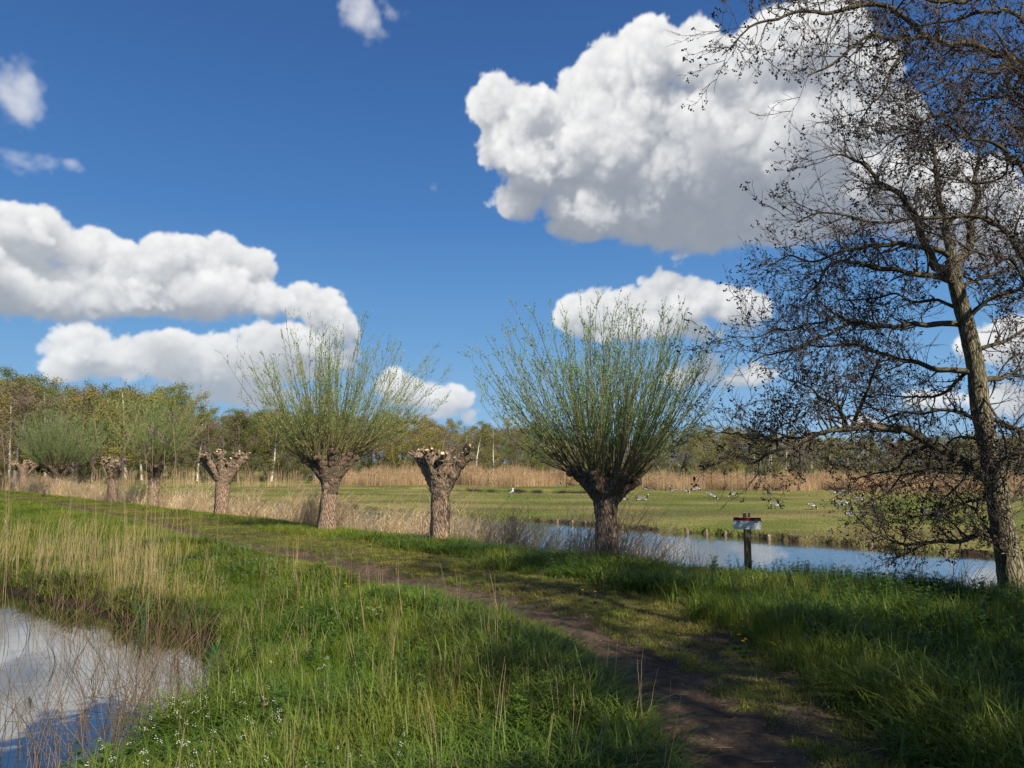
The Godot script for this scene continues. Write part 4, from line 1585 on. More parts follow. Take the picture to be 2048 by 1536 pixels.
func pollards() -> void:
	# base pixel, height factor; first the two cut ones, then the leafy ones
	var arms_a := [[PI * 1.02, 0.95, 0.86, 0.62], [PI * 0.72, 0.7, 0.9, 0.55], [PI * 0.45, 0.6, 0.8, 0.55], [0.15, 0.95, 0.7, 0.55], [-0.1, 1.05, 1.02, 0.5], [PI * 1.4, 0.7, 0.8, 0.6], [PI * 1.65, 0.6, 0.95, 0.5]]
	var arms_b := [[PI * 0.97, 1.05, 0.72, 0.55], [PI * 0.8, 0.85, 0.85, 0.5], [PI * 1.3, 0.7, 0.9, 0.55], [0.0, 1.0, 0.8, 0.62], [0.35, 0.85, 0.95, 0.5], [PI * 0.5, 0.6, 1.0, 0.55], [-0.7, 0.8, 0.75, 0.5]]
	var arms_c := [[PI * 1.0, 1.0, 0.85, 0.62], [PI * 0.7, 0.75, 0.8, 0.6], [PI * 0.3, 0.8, 0.7, 0.6], [0.05, 1.0, 0.55, 0.6], [-0.5, 0.9, 0.8, 0.6], [PI * 1.5, 0.75, 0.8, 0.66], [PI * 1.25, 0.85, 0.7, 0.6]]
	var p := on_plane(880, 1088, 0.0)
	var ha := pollard_head(1.12, 0.185, 0.56, 0.95, arms_a, 5, Vector3.ZERO, mats.willow_head)
	var cut_a := thing("pollard_willow", ground_at(p.x, -p.z))
	part("trunk", pollard_trunk(1.14, 0.185, 1.0, Vector3.ZERO), cut_a)
	part("cut_stubs", stub_mesh(ha[1], 105, 8), part("head", ha[0], cut_a), true)
	tag(cut_a, "freshly cut reddish brown pollard willow stump beside the ditch, nearest to the tall leafy willow", "willow", "pollard willows in the row")
	p = on_plane(442, 1028, 0.0)
	var hb := pollard_head(1.22, 0.21, 0.74, 1.0, arms_b, 6, Vector3(0.02, 0, 0), mats.willow_head)
	var cut_b := thing("pollard_willow", ground_at(p.x, -p.z))
	part("trunk", pollard_trunk(1.24, 0.21, 4.0, Vector3(0.02, 0, 0)), cut_b)
	part("cut_stubs", stub_mesh(hb[1], 125, 9), part("head", hb[0], cut_b), true)
	tag(cut_b, "cut pollard willow with a wide forked head in front of the dry reeds", "willow", "pollard willows in the row")
	p = on_plane(225, 999, 0.0)
	var c := copy_of(cut_b, ground_at(p.x, -p.z), 2.2, 0.98)
	tag(c, "cut pollard willow standing between the two leafy willows farther up the row", "willow", "pollard willows in the row")
	p = on_plane(46, 978, 0.0)
	c = copy_of(cut_b, ground_at(p.x, -p.z), 3.7, 0.96)
	tag(c, "cut pollard willow at the far end of the row", "willow", "pollard willows in the row")
	# leafy
	p = on_plane(1213, 1108, 0.0)
	var hc := pollard_head(1.26, 0.215, 0.66, 0.66, arms_c, 7, Vector3(0.0, 0, 0), mats.willow_old_head)
	var full_a := thing("pollard_willow", ground_at(p.x, -p.z))
	part("trunk", pollard_trunk(1.28, 0.2, 9.0, Vector3.ZERO), full_a)
	part("head", hc[0], full_a)
	var cr := willow_crown(hc[1], 300, 3.6, 21, Color(0.16, 0.14, 0.075), Color(0.205, 0.33, 0.115), 0.12)
	part("leaves", cr[1], part("shoots", cr[0], full_a, true), true)
	tag(full_a, "tall leafy pollard willow with a broad fan of shoots at the water's edge", "willow", "pollard willows in the row")
	p = on_plane(653, 1062, 0.0)
	var hd := pollard_head(1.32, 0.215, 0.66, 0.75, arms_b, 17, Vector3(0.05, 0, 0), mats.willow_old_head)
	var full_b := thing("pollard_willow", ground_at(p.x, -p.z), 0.4)
	part("trunk", pollard_trunk(1.34, 0.205, 13.0, Vector3(0.05, 0, 0)), full_b)
	part("head", hd[0], full_b)
	cr = willow_crown(hd[1], 230, 3.7, 22, Color(0.19, 0.165, 0.08), Color(0.225, 0.335, 0.105), 0.2)
	part("leaves", cr[1], part("shoots", cr[0], full_b, true), true)
	tag(full_b, "leafy pollard willow between the two nearest cut stumps", "willow", "pollard willows in the row")
	p = on_plane(306, 1006, 0.0)
	c = copy_of(full_b, ground_at(p.x, -p.z), 2.0, 1.02)
	tag(c, "bushy leafy pollard willow next to the wide forked stump", "willow", "pollard willows in the row")
	p = on_plane(114, 984, 0.0)
	c = copy_of(full_a, ground_at(p.x, -p.z), 4.0, 1.1)
	tag(c, "leafy pollard willow next to the last stump of the row", "willow", "pollard willows in the row")


# --- the wood behind the meadow
func wood_tree(kind: int, seed_: int) -> Array:
	var rr := RandomNumberGenerator.new()
	rr.seed = seed_
	var h := 9.0
	var bark: Color = [Color(0.55, 0.52, 0.46), Color(0.16, 0.14, 0.09), Color(0.16, 0.13, 0.105), Color(0.17, 0.14, 0.08), Color(0.14, 0.12, 0.08)][kind]
	var lc: Color = [Color(0.2, 0.19, 0.068), Color(0.155, 0.182, 0.052), Color(0.22, 0.17, 0.122), Color(0.245, 0.22, 0.062), Color(0.15, 0.155, 0.075)][kind]
	var twig := Color(0.2, 0.155, 0.12)
	var wood := MB.new()
	var leaves := MB.new()
	var stems := [1, 2, 1, 2, 5][kind] as int
	for st in stems:
		var az0 := rr.randf() * TAU
		var lean := Vector3(cos(az0), 0, sin(az0)) * (rr.randf_range(0.02, 0.12) if stems == 1 else rr.randf_range(0.1, 0.3))
		var pts := PackedVector3Array()
		var rad := PackedFloat32Array()
		var hh := h * rr.randf_range(0.85, 1.0)
		for k in 9:
			var s := k / 8.0
			pts.append(Vector3(0, hh * s - 0.3, 0) + lean * hh * s * (1.0 if kind != 4 else s * 1.6) + Vector3(sin(s * 5.0 + seed_ + st), 0, cos(s * 4.0 + seed_ * 2 + st)) * 0.16 * s)
			rad.append((0.12 if kind == 0 else 0.13) * (1.0 - 0.92 * s) + 0.008)
		wood.tube(pts, rad, 6, bark, false)
		var limbs := int([30, 26, 30, 26, 12][kind] / sqrt(float(stems)))
		var low: float = [0.2, 0.08, 0.24, 0.12, 0.03][kind]
		for b in limbs:
			var s := lerpf(low, 0.98, (b + rr.randf()) / limbs)
			var kk := mini(7, int(s * 8.0))
			var at := pts[kk].lerp(pts[kk + 1], s * 8.0 - kk)
			var az := rr.randf() * TAU
			var spread := sin(PI * clampf((s - low) / (1.0 - low) * 0.82 + 0.18, 0.0, 1.0))
			var len_: float = ([1.7, 2.3, 2.0, 2.4, 2.0][kind] as float) * (0.35 + 0.75 * spread) * rr.randf_range(0.7, 1.2)
			var dir := Vector3(cos(az), rr.randf_range(0.25, 0.95), sin(az)).normalized()
			var tip := at + dir * len_
			var mid := at.lerp(tip, 0.5) + Vector3(0, rr.randf_range(-0.12, 0.1), 0)
			wood.tube(PackedVector3Array([at, mid, tip]), PackedFloat32Array([0.032, 0.02, 0.006]), 3, bark.lerp(twig, 0.65), false)
			for q in 6:
				var s2 := rr.randf_range(0.2, 1.0)
				var a2 := at.lerp(mid, s2 * 2.0) if s2 < 0.5 else mid.lerp(tip, s2 * 2.0 - 1.0)
				var d2 := (dir + Vector3(rr.randf_range(-1, 1), rr.randf_range(-0.6, 0.9), rr.randf_range(-1, 1)) * 0.9).normalized()
				var t2 := a2 + d2 * len_ * rr.randf_range(0.2, 0.5)
				wood.tube(PackedVector3Array([a2, t2]), PackedFloat32Array([0.013, 0.005]), 3, twig * rr.randf_range(0.8, 1.2), false)
				var cl := lc * rr.randf_range(0.72, 1.28)
				for j in ([36, 50, 30, 46, 46][kind] as int):
					var c := a2.lerp(t2, rr.randf_range(0.1, 1.15)) + Vector3(rr.randf_range(-1, 1), rr.randf_range(-1, 1), rr.randf_range(-1, 1)) * 0.3
					var ax := Vector3(rr.randf_range(-1, 1), rr.randf_range(-1, 0.6), rr.randf_range(-1, 1)).normalized() * (rr.randf_range(0.07, 0.15) if kind != 2 else rr.randf_range(0.1, 0.3))
					leaves.leaf(c, ax, ax.cross(Vector3(rr.randf_range(-1, 1), rr.randf_range(-1, 1), rr.randf_range(-1, 1))).normalized() * (rr.randf_range(0.02, 0.042) if kind != 2 else 0.014), cl * rr.randf_range(0.8, 1.2))
	return [wood.mesh(mats.twig), leaves.mesh(mats.far_leaf)]


func skyline(u: float) -> float:
	# photograph row of the wood's tops
	var us := [-600, 0, 110, 200, 280, 340, 430, 480, 560, 640, 740, 860, 905, 960, 1050, 1110, 1200, 1400, 1500, 1600, 1750, 1900, 2048, 2700]
	var vs := [745, 735, 750, 762, 762, 790, 828, 805, 808, 812, 822, 822, 838, 842, 834, 862, 868, 852, 846, 858, 866, 862, 850, 850]
	for i in us.size() - 1:
		if u < us[i + 1]:
			return lerpf(vs[i], vs[i + 1], (u - us[i]) / (us[i + 1] - us[i]))
	return 850.0


func wood() -> void:
	var protos := []
	var names := ["birch_tree", "willow_tree", "alder_tree", "sallow_tree", "shrub"]
	var labels := ["pale trunked birch", "green leafing willow", "bare brownish alder", "golden sallow", "grey green bush"]
	var groups := ["birches of the wood", "willows of the wood", "bare alders of the wood", "sallows of the wood", "bushes along the wood's edge"]
	for kind in 5:
		for v in 2:
			protos.append(wood_tree(kind, 100 + kind * 10 + v))
	var u := -420.0
	var row := 0
	var spots := []
	for r in 4:
		u = -420.0 + r * 17.0
		while u < 2480.0:
			var d := 90.0 + 5.0 * nz.get_noise_1d(u * 0.01) + (10.0 * sm(0, 1, 1.0) if u > 650.0 else 0.0) - 18.0 * sm(1150.0, 1500.0, u) + r * 6.5
			spots.append([u, d, r])
			u += rng.randf_range(26.0, 46.0)
	for s in spots:
		var uu: float = s[0]
		var d: float = s[1] + rng.randf_range(-2.5, 2.5)
		var x := (uu - 1024.0) / F * d
		var tall := ((925.0 - skyline(uu)) / F * d + EYE + 0.42) * rng.randf_range(0.8, 1.06)
		var kind := 0
		var pick := rng.randf() + 0.35 * nz.get_noise_1d(uu * 0.02)
		if uu < 620.0:
			kind = 1 if pick < 0.5 else 0 if pick < 0.8 else 3 if pick < 0.93 else 2
		elif uu < 1150.0:
			kind = 2 if pick < 0.3 else 1 if pick < 0.6 else 3 if pick < 0.82 else 0
		else:
			kind = 0 if pick < 0.45 else 2 if pick < 0.68 else 1 if pick < 0.85 else 3
		put_tree(protos, kind, names, labels, groups, x, d, tall)
	# named trees: the golden one, the pale birches, the fresh green one
	for a in [[868, 84, 822, 3], [950, 82, 838, 0], [988, 83, 846, 0], [1060, 80, 836, 1], [35, 78, 728, 2], [160, 80, 745, 2], [228, 76, 760, 3], [480, 86, 800, 2], [1420, 70, 870, 3]]:
		var d: float = a[1]
		put_tree(protos, a[3], names, labels, groups, (a[0] - 1024.0) / F * d, d, (925.0 - a[2]) / F * d + EYE + 0.42)
	u = -380.0
	while u < 2450.0:
		var d := (80.0 if u < 1150.0 else 68.0) + rng.randf_range(-2.0, 4.0)
		put_tree(protos, 4, names, labels, groups, (u - 1024.0) / F * d, d, rng.randf_range(2.2, 4.2))
		u += rng.randf_range(22.0, 40.0)


func put_tree(protos: Array, kind: int, names: Array, labels: Array, groups: Array, x: float, d: float, tall: float) -> void:
	var pr: Array = protos[kind * 2 + rng.randi() % 2]
	var o := thing(names[kind], ground_at(x, d), rng.randf() * TAU)
	var s := tall / 9.0
	var w := s * rng.randf_range(1.1, 1.45) if kind != 4 else s * 1.5
	o.scale = Vector3(w, s, w)
	part("trunk", pr[0], o)
	part("crown", pr[1], o)
	# which part of the wood, named by what stands before it
	var uu := x / d * F + 1024.0
	var marks := [[60.0, "the row's far end"], [180.0, "the last leafy willow"], [260.0, "the third stump"], [370.0, "the bushy leafy willow"], [520.0, "the wide forked stump"], [760.0, "the second large willow"], [930.0, "the reddish stump"], [1040.0, "the heron's pool"], [1420.0, "the large willow"], [1600.0, "the sign"], [1850.0, "the alder limbs"], [9999.0, "the alder trunk"]]
	var place := ""
	for m in marks:
		if uu < m[0]:
			place = m[1]
			break
	var rank: String = "at the front of" if d < (84.0 if uu < 1150.0 else 74.0) else "midway in" if d < (98.0 if uu < 1150.0 else 86.0) else "at the back of"
	tag(o, "%s %s the wood behind %s" % [labels[kind], rank, place], "tree" if kind < 4 else "bush", groups[kind])


# --- the alder on the bank, its neighbour beyond the frame, and the trees behind that shade the foreground
func alder_spray(seed_: int) -> ArrayMesh:
	var rr := RandomNumberGenerator.new()
	rr.seed = seed_
	var mb := MB.new()
	var bark := Color(0.11, 0.088, 0.072)
	var pts := PackedVector3Array()
	var rad := PackedFloat32Array()
	var p := Vector3.ZERO
	var dir := Vector3(0, 0, 1)
	for k in 6:
		pts.append(p)
		rad.append(lerpf(0.0048, 0.0016, k / 5.0))
		dir = (dir + Vector3(rr.randf_range(-0.4, 0.4), rr.randf_range(-0.3, 0.4), 0)).normalized()
		p += dir * 0.095
	mb.tube(pts, rad, 3, bark, false)
	for k in range(1, 6):
		for q in 2:
			var d := ((pts[k] - pts[k - 1]).normalized() + Vector3(rr.randf_range(-1, 1), rr.randf_range(-0.7, 0.9), rr.randf_range(-0.6, 0.6))).normalized()
			var l := rr.randf_range(0.06, 0.2)
			var mid := pts[k] + d * l * 0.55 + Vector3(rr.randf_range(-1, 1), rr.randf_range(-1, 1), rr.randf_range(-1, 1)) * 0.015
			var tip := pts[k] + d * l - Vector3.UP * 0.01
			mb.tube(PackedVector3Array([pts[k], mid, tip]), PackedFloat32Array([0.0026, 0.002, 0.0013]), 3, bark * rr.randf_range(0.8, 1.3), false)
			# old cones hang in small bunches, buds on the rest
			if rr.randf() < (0.5 if seed_ % 2 == 0 else 0.07):
				for c in rr.randi_range(3, 6):
					var a := Vector3(rr.randf_range(-0.8, 0.8), rr.randf_range(-1.2, 0.3), rr.randf_range(-0.8, 0.8)).normalized()
					mb.spindle(tip + a * rr.randf_range(0.0, 0.03), a * rr.randf_range(0.02, 0.032), rr.randf_range(0.008, 0.013), 5, Color(0.03, 0.022, 0.02) * rr.randf_range(0.7, 1.4))
			else:
				for c in 3:
					var s := rr.randf()
					mb.spindle(pts[k].lerp(tip, 0.4 + s * 0.6), (d + Vector3(rr.randf_range(-1, 1), 0.5, rr.randf_range(-1, 1))).normalized() * 0.014, 0.0028, 4, Color(0.14, 0.115, 0.06))
	return mb.mesh(mats.cone)


class Limbs:
	var twigs := MB.new()
	var at: Array[Transform3D] = []
	var kind := PackedInt32Array()
	var tint := PackedColorArray()


func bristle(l: Limbs, pts: PackedVector3Array, rad: PackedFloat32Array, rr: RandomNumberGenerator, spacing: float, long: float) -> void:
	# side branches along a limb, sprays of twigs along those
	var total := 0.0
	for i in pts.size() - 1:
		total += pts[i].distance_to(pts[i + 1])
	var count := int(total / spacing)
	for q in count:
		var s := lerpf(0.14, 1.0, (q + rr.randf()) / count) * (pts.size() - 1)
		var k := mini(pts.size() - 2, int(s))
		var at := pts[k].lerp(pts[k + 1], s - k)
		var d := (pts[k + 1] - pts[k]).normalized()
		var off := d.cross(Vector3(rr.randf_range(-1, 1), rr.randf_range(-1, 1), rr.randf_range(-1, 1))).normalized()
		off.y += 0.25
		var bd := (d * rr.randf_range(0.3, 1.1) + off).normalized()
		var bl := long * rr.randf_range(0.35, 1.15)
		var bp := PackedVector3Array()
		var br := PackedFloat32Array()
		var p := at
		var r0 := minf(rad[k] * 0.6, 0.02) * rr.randf_range(0.6, 1.0)
		for j in 6:
			bp.append(p)
			br.append(lerpf(r0, 0.002, j / 5.0))
			bd = (bd + Vector3(rr.randf_range(-0.3, 0.3), rr.randf_range(-0.18, 0.3), rr.randf_range(-0.3, 0.3))).normalized()
			p += bd * bl / 5.0
		l.twigs.tube(bp, br, 4, Color(0.10, 0.085, 0.068) * rr.randf_range(0.8, 1.2), false)
		var n := maxi(2, int(bl / 0.16))
		for j in n:
			var t := lerpf(0.2, 1.0, (j + rr.randf()) / n) * 5.0
			var kk := mini(4, int(t))
			var sp := bp[kk].lerp(bp[kk + 1], t - kk)
			var sd := ((bp[kk + 1] - bp[kk]).normalized() + Vector3(rr.randf_range(-0.9, 0.9), rr.randf_range(-0.6, 0.9), rr.randf_range(-0.9, 0.9))).normalized()
			var b := Basis.looking_at(-sd, Vector3(0.1, 1, 0.13).normalized()).rotated(sd, rr.randf() * TAU)
			# neighbours along a branch bear alike: cones here, bare twigs there
			l.kind.append((0 if nz.get_noise_3d(sp.x * 1.1, sp.y * 1.1, sp.z * 1.1 + 40.0) + rr.randf_range(-0.15, 0.15) > -0.08 else 1) + 2 * (j % 2))
			l.at.append(Transform3D(b.scaled(Vector3.ONE * rr.randf_range(0.6, 1.15)), sp))
			l.tint.append(Color.WHITE * rr.randf_range(0.75, 1.25))


func smooth_line(raw: PackedVector3Array, steps: int) -> PackedVector3Array:
	var c := Curve3D.new()
	for p in raw:
		c.add_point(p)
	for i in range(1, raw.size() - 1):
		var t := (raw[i + 1] - raw[i - 1]) * 0.17
		c.set_point_in(i, -t)
		c.set_point_out(i, t)
	var out := PackedVector3Array()
	var l := c.get_baked_length()
	for i in steps + 1:
		out.append(c.sample_baked(l * i / steps))
	return out


func limb(o: Node3D, called: String, l: Limbs, raw: PackedVector3Array, r0: float, r1: float, rr: RandomNumberGenerator, spacing := 0.13, long := 0.6) -> void:
	var total := 0.0
	for i in raw.size() - 1:
		total += raw[i].distance_to(raw[i + 1])
	var steps := maxi(6, int(total / 0.09))
	var pts := smooth_line(raw, steps)
	var rad := PackedFloat32Array()
	for i in pts.size():
		var s := float(i) / (pts.size() - 1)
		rad.append(lerpf(r0 * 1.3, r1 * 1.5, pow(s, 0.85)) * (1.0 + 0.1 * nz.get_noise_1d(i * 0.9 + r0 * 700.0)))
		if i > 0:
			var wob := Vector3(nz.get_noise_2d(i * 0.16, r0 * 900.0), nz.get_noise_2d(i * 0.16, r0 * 900.0 + 50.0), nz.get_noise_2d(i * 0.16, r0 * 900.0 + 90.0)) * 0.055
			pts[i] += wob * minf(1.0, i * 0.15) + Vector3(rr.randf_range(-1, 1), rr.randf_range(-1, 1), rr.randf_range(-1, 1)) * 0.006
	var mb := MB.new()
	mb.tube(pts, rad, 9 if r0 > 0.03 else 6, Color.WHITE)
	part(called, mb.mesh(mats.alder_bark), o)
	if spacing > 0.0:
		bristle(l, pts, rad, rr, spacing, long)


func traced(px: Array, d0: float, d1: float, o: Node3D) -> PackedVector3Array:
	var out := PackedVector3Array()
	for i in px.size():
		out.append(at_depth(px[i][0], px[i][1], lerpf(d0, d1, float(i) / (px.size() - 1))) - o.position)
	return out


func alders() -> void:
	var sprays := []
	for i in 4:
		sprays.append(alder_spray(300 + i))
	var rr := RandomNumberGenerator.new()
	rr.seed = 91
	# the alder on the bank
	var b := on_plane(2030, 1190, -0.05)
	var o := thing("bank_alder", ground_at(b.x, -b.z))
	var D := -b.z
	var l := Limbs.new()
	var tr := traced([[2036, 1230], [2028, 1180], [2012, 1090], [1998, 1010], [1984, 925], [1972, 868], [1960, 814], [1954, 750], [1938, 671], [1922, 608], [1910, 560], [1904, 520]], D, D, o)
	var tp := smooth_line(tr, 60)
	var trad := PackedFloat32Array()
	for i in tp.size():
		var s := float(i) / (tp.size() - 1)
		trad.append((lerpf(0.165, 0.095, s) + 0.07 * exp(-s * 14.0)) * (1.0 + 0.05 * nz.get_noise_1d(i * 0.5)))
	var mb := MB.new()
	mb.tube(tp, trad, 18, Color.WHITE)
	part("trunk", mb.mesh(mats.alder_bark), o)
	var list := [
		[[[1906, 535], [1919, 520], [1938, 497], [1944, 450], [1952, 390], [1950, 330], [1962, 270]], 0.06, 0.012, 0.5],
		[[[1905, 560], [1890, 543], [1875, 532], [1853, 495], [1837, 443], [1808, 405], [1780, 376], [1748, 357], [1726, 322], [1653, 310]], 0.058, 0.006, -0.7],
		[[[1904, 520], [1896, 480], [1890, 430], [1878, 380], [1872, 320], [1850, 270]], 0.055, 0.01, 0.4],
		[[[1900, 512], [1868, 497], [1811, 488], [1742, 488], [1700, 498], [1640, 520], [1580, 515], [1530, 530]], 0.036, 0.005, 0.6],
		[[[1908, 566], [1875, 551], [1843, 548], [1795, 539], [1732, 529], [1685, 526], [1653, 542], [1634, 564], [1600, 600]], 0.04, 0.006, -0.9],
		[[[1922, 648], [1843, 649], [1780, 649], [1732, 648], [1697, 648], [1669, 662], [1621, 687], [1590, 694], [1549, 703], [1504, 728]], 0.036, 0.005, -0.5],
		[[[1715, 648], [1690, 640], [1669, 627], [1621, 646], [1577, 659], [1533, 665], [1485, 676]], 0.02, 0.004, -0.9],
		[[[1942, 744], [1893, 741], [1859, 732], [1821, 722], [1780, 706], [1732, 697], [1685, 690], [1637, 690], [1606, 694], [1560, 720]], 0.036, 0.005, 0.7],
		[[[1985, 965], [1968, 955], [1937, 930], [1911, 912], [1888, 902], [1862, 889], [1822, 868], [1796, 857], [1770, 851], [1718, 853], [1692, 856], [1661, 865], [1622, 878], [1588, 889], [1536, 909], [1490, 922]], 0.062, 0.008, -1.2],
		[[[1692, 855], [1687, 834], [1674, 810], [1640, 790], [1605, 770], [1560, 750]], 0.026, 0.004, -1.6],
		[[[1706, 850], [1723, 808], [1742, 766], [1746, 735], [1760, 700]], 0.026, 0.004, -0.8],
		[[[1650, 868], [1600, 868], [1540, 878], [1480, 868], [1445, 872]], 0.02, 0.004, -1.9],
		[[[1862, 890], [1799, 918], [1798, 933], [1757, 946], [1697, 961]], 0.022, 0.004, 0.6],
		[[[1930, 926], [1888, 936], [1848, 941], [1809, 954], [1770, 985], [1740, 1010]], 0.024, 0.004, 0.8],
		[[[2008, 1082], [1979, 1069], [1953, 1073], [1901, 1086], [1848, 1089], [1809, 1089], [1783, 1076], [1757, 1071], [1739, 1066], [1729, 1047], [1716, 1027]], 0.034, 0.006, -0.5],
		[[[1845, 1089], [1820, 1104], [1794, 1120], [1780, 1122]], 0.015, 0.006, -0.2],
		[[[2018, 1150], [2005, 1105], [1979, 1062], [1953, 1029], [1921, 993], [1880, 960]], 0.022, 0.006, -1.0],
		[[[1962, 842], [1927, 829], [1888, 823], [1848, 823], [1817, 829], [1770, 842], [1730, 880]], 0.028, 0.005, 0.8],
		[[[1968, 882], [1940, 875], [1911, 875], [1880, 890], [1850, 920]], 0.02, 0.004, 0.8],
		[[[1985, 925], [2015, 915], [2060, 908], [2110, 900]], 0.028, 0.006, -0.9],
		[[[1975, 836], [2018, 850], [2036, 865], [2044, 904], [2060, 950]], 0.03, 0.006, -0.6],
		[[[1958, 762], [2017, 754], [2060, 745], [2120, 720]], 0.036, 0.008, 0.5],
		[[[1945, 700], [1990, 690], [2050, 660], [2100, 640]], 0.03, 0.006, 0.4],
		[[[1932, 640], [1980, 600], [2030, 580], [2090, 560]], 0.03, 0.006, -0.6],
		[[[1915, 585], [1950, 560], [2000, 545], [2060, 500]], 0.03, 0.006, 0.8],
		[[[1950, 720], [1900, 780], [1840, 800], [1780, 790], [1720, 800]], 0.024, 0.005, 1.1],
		[[[1930, 625], [1880, 600], [1830, 605], [1780, 590], [1720, 600], [1660, 590]], 0.024, 0.005, 1.0],
		[[[1990, 975], [1960, 1000], [1900, 1010], [1850, 1030], [1800, 1040]], 0.02, 0.004, 0.5],
		[[[1978, 905], [1950, 920], [1920, 960], [1880, 1010], [1860, 1050]], 0.02, 0.004, -0.3],
		[[[2000, 1020], [2030, 1000], [2070, 960]], 0.024, 0.008, 0.6],
		[[[1960, 790], [1985, 820], [2010, 900], [2015, 960]], 0.016, 0.004, -0.9],
	]
	for a in list:
		limb(o, "limb", l, traced(a[0], D, D + a[3], o), a[1], a[2], rr, 0.072, 0.55)
	part("branchlets", l.twigs.mesh(mats.twig), o, true)
	for i in 4:
		var w: Array[Transform3D] = []
		var t := PackedColorArray()
		for j in l.at.size():
			if l.kind[j] != i:
				continue
			w.append(l.at[j])
			t.append(l.tint[j])
		many("twigs_with_cones", sprays[i], w, t, o)
	tag(o, "leafless alder hung with dark cones leaning over the ditch", "alder")
	# its neighbour, whose trunk stands beyond the frame
	var base := ground_at(7.5, 8.3)
	var o2 := thing("bank_alder", base)
	l = Limbs.new()
	var up := PackedVector3Array([Vector3(0, -0.2, 0), Vector3(0.05, 1.5, 0), Vector3(-0.02, 3.2, 0.1), Vector3(-0.1, 5.0, 0.1), Vector3(-0.12, 6.8, 0.0), Vector3(-0.3, 8.6, 0.1), Vector3(-0.2, 10.5, 0.2)])
	limb(o2, "trunk", l, up, 0.2, 0.03, rr, 0.0)
	var D2 := 8.3
	var inside := [
		[3.6, [[2048, 158], [2001, 108], [1970, 95], [1906, 85], [1843, 74], [1783, 74], [1735, 68], [1704, 92], [1672, 117], [1640, 139], [1612, 155]], 0.065, 0.006, -0.4],
		[-1.0, [[1846, 74], [1827, 44], [1795, 25], [1748, 19], [1669, 25], [1628, 25], [1565, 35], [1527, 44], [1485, 66], [1463, 88], [1447, 111]], 0.03, 0.004, -0.7],
		[-1.0, [[1826, 78], [1792, 120], [1770, 161], [1742, 215], [1716, 269]], 0.018, 0.003, -0.6],
		[5.4, [[2048, 41], [2001, 25], [1954, 22], [1875, 47], [1820, 60], [1760, 100]], 0.04, 0.006, 0.5],
		[6.2, [[2060, -40], [1990, -25], [1900, 5], [1800, -5], [1700, -10], [1600, 0]], 0.04, 0.006, -0.6],
		[3.4, [[2048, 202], [2001, 196], [1938, 202], [1906, 221], [1843, 247], [1795, 278], [1748, 310], [1700, 330]], 0.03, 0.004, 0.4],
		[3.2, [[2048, 223], [1992, 228], [1938, 247], [1900, 280], [1850, 290]], 0.024, 0.004, -0.8],
		[2.4, [[2048, 354], [2026, 326], [2001, 297], [1969, 281], [1919, 269], [1887, 243], [1840, 260], [1790, 250]], 0.05, 0.005, -0.4],
		[1.8, [[2048, 520], [2020, 485], [1995, 450], [1963, 436], [1906, 433], [1837, 432], [1716, 442], [1650, 420], [1600, 440]], 0.05, 0.005, 0.3],
		[1.7, [[2052, 556], [2020, 523], [1985, 513], [1938, 504], [1880, 470], [1800, 460]], 0.03, 0.004, -0.7],
		[4.4, [[2052, 120], [2000, 150], [1940, 140], [1880, 160], [1820, 200], [1780, 190]], 0.03, 0.004, -1.0],
		[2.8, [[2060, 290], [2010, 350], [1960, 370], [1900, 360], [1840, 330], [1780, 320]], 0.03, 0.004, 0.8],
	]
	for a in inside:
		var pts := traced(a[1], D2, D2 + a[4], o2)
		if a[0] > 0.0:
			pts.insert(0, Vector3(-0.05, a[0] + 0.1, 0.0))
		limb(o2, "limb", l, pts, a[2], a[3], rr, 0.095, 0.5)
	for k in 8:
		var h := rr.randf_range(2.6, 9.6)
		var az := rr.randf_range(-1.9, 1.9)
		var ln := (2.8 - 0.18 * h) * rr.randf_range(0.7, 1.2)
		var dir := Vector3(cos(az), 0.35, sin(az))
		limb(o2, "limb", l, PackedVector3Array([Vector3(-0.1, h, 0), Vector3(-0.1, h, 0) + dir * ln * 0.5 + Vector3(0, 0.1, 0), Vector3(-0.1, h, 0) + dir * ln]), 0.045, 0.008, rr, 0.16, 0.7)
	part("branchlets", l.twigs.mesh(mats.twig), o2, true)
	for i in 4:
		var w: Array[Transform3D] = []
		var t := PackedColorArray()
		for j in l.at.size():
			if l.kind[j] != i:
				continue
			w.append(l.at[j])
			t.append(l.tint[j])
		many("twigs_with_cones", sprays[i], w, t, o2)
	tag(o2, "second leafless alder whose upper limbs reach over the first one", "alder")


func shade_trees() -> void:
	# the trees behind and beside the viewer whose crowns shade the foreground
	var made := wood_tree(1, 777)
	var made2 := wood_tree(0, 778)
	var said := ["leafy tree on the bank just behind the viewer", "leafy tree on the bank to the right behind the viewer", "leafy tree by the ditch to the right of the path behind the viewer", "tall leafy tree farther back along the path behind the viewer", "young leafy tree beside the path behind the viewer", "spreading tree at the ditch's edge behind the viewer", "slim tree between path and pond behind the viewer"]
	var k := 0
	for a in SHADERS:
		var m: Array = made if k % 3 == 2 else made2
		var o := thing("shade_tree", ground_at(a[0], a[1]), a[4])
		o.scale = Vector3(a[3], a[2] / 9.0, a[3])
		part("trunk", m[0], o)
		part("crown", m[1], o)
		tag(o, said[k % said.size()], "tree", "trees behind the viewer")
		k += 1


# x, distance ahead, height, width factor, turn
const SHADERS := [[6.2, -2.5, 11.5, 1.3, 0.3], [9.3, 1.0, 9.0, 1.3, 1.7], [8.0, -1.0, 13.5, 1.3, 2.9], [8.8, -7.0, 13.5, 1.4, 4.1]]


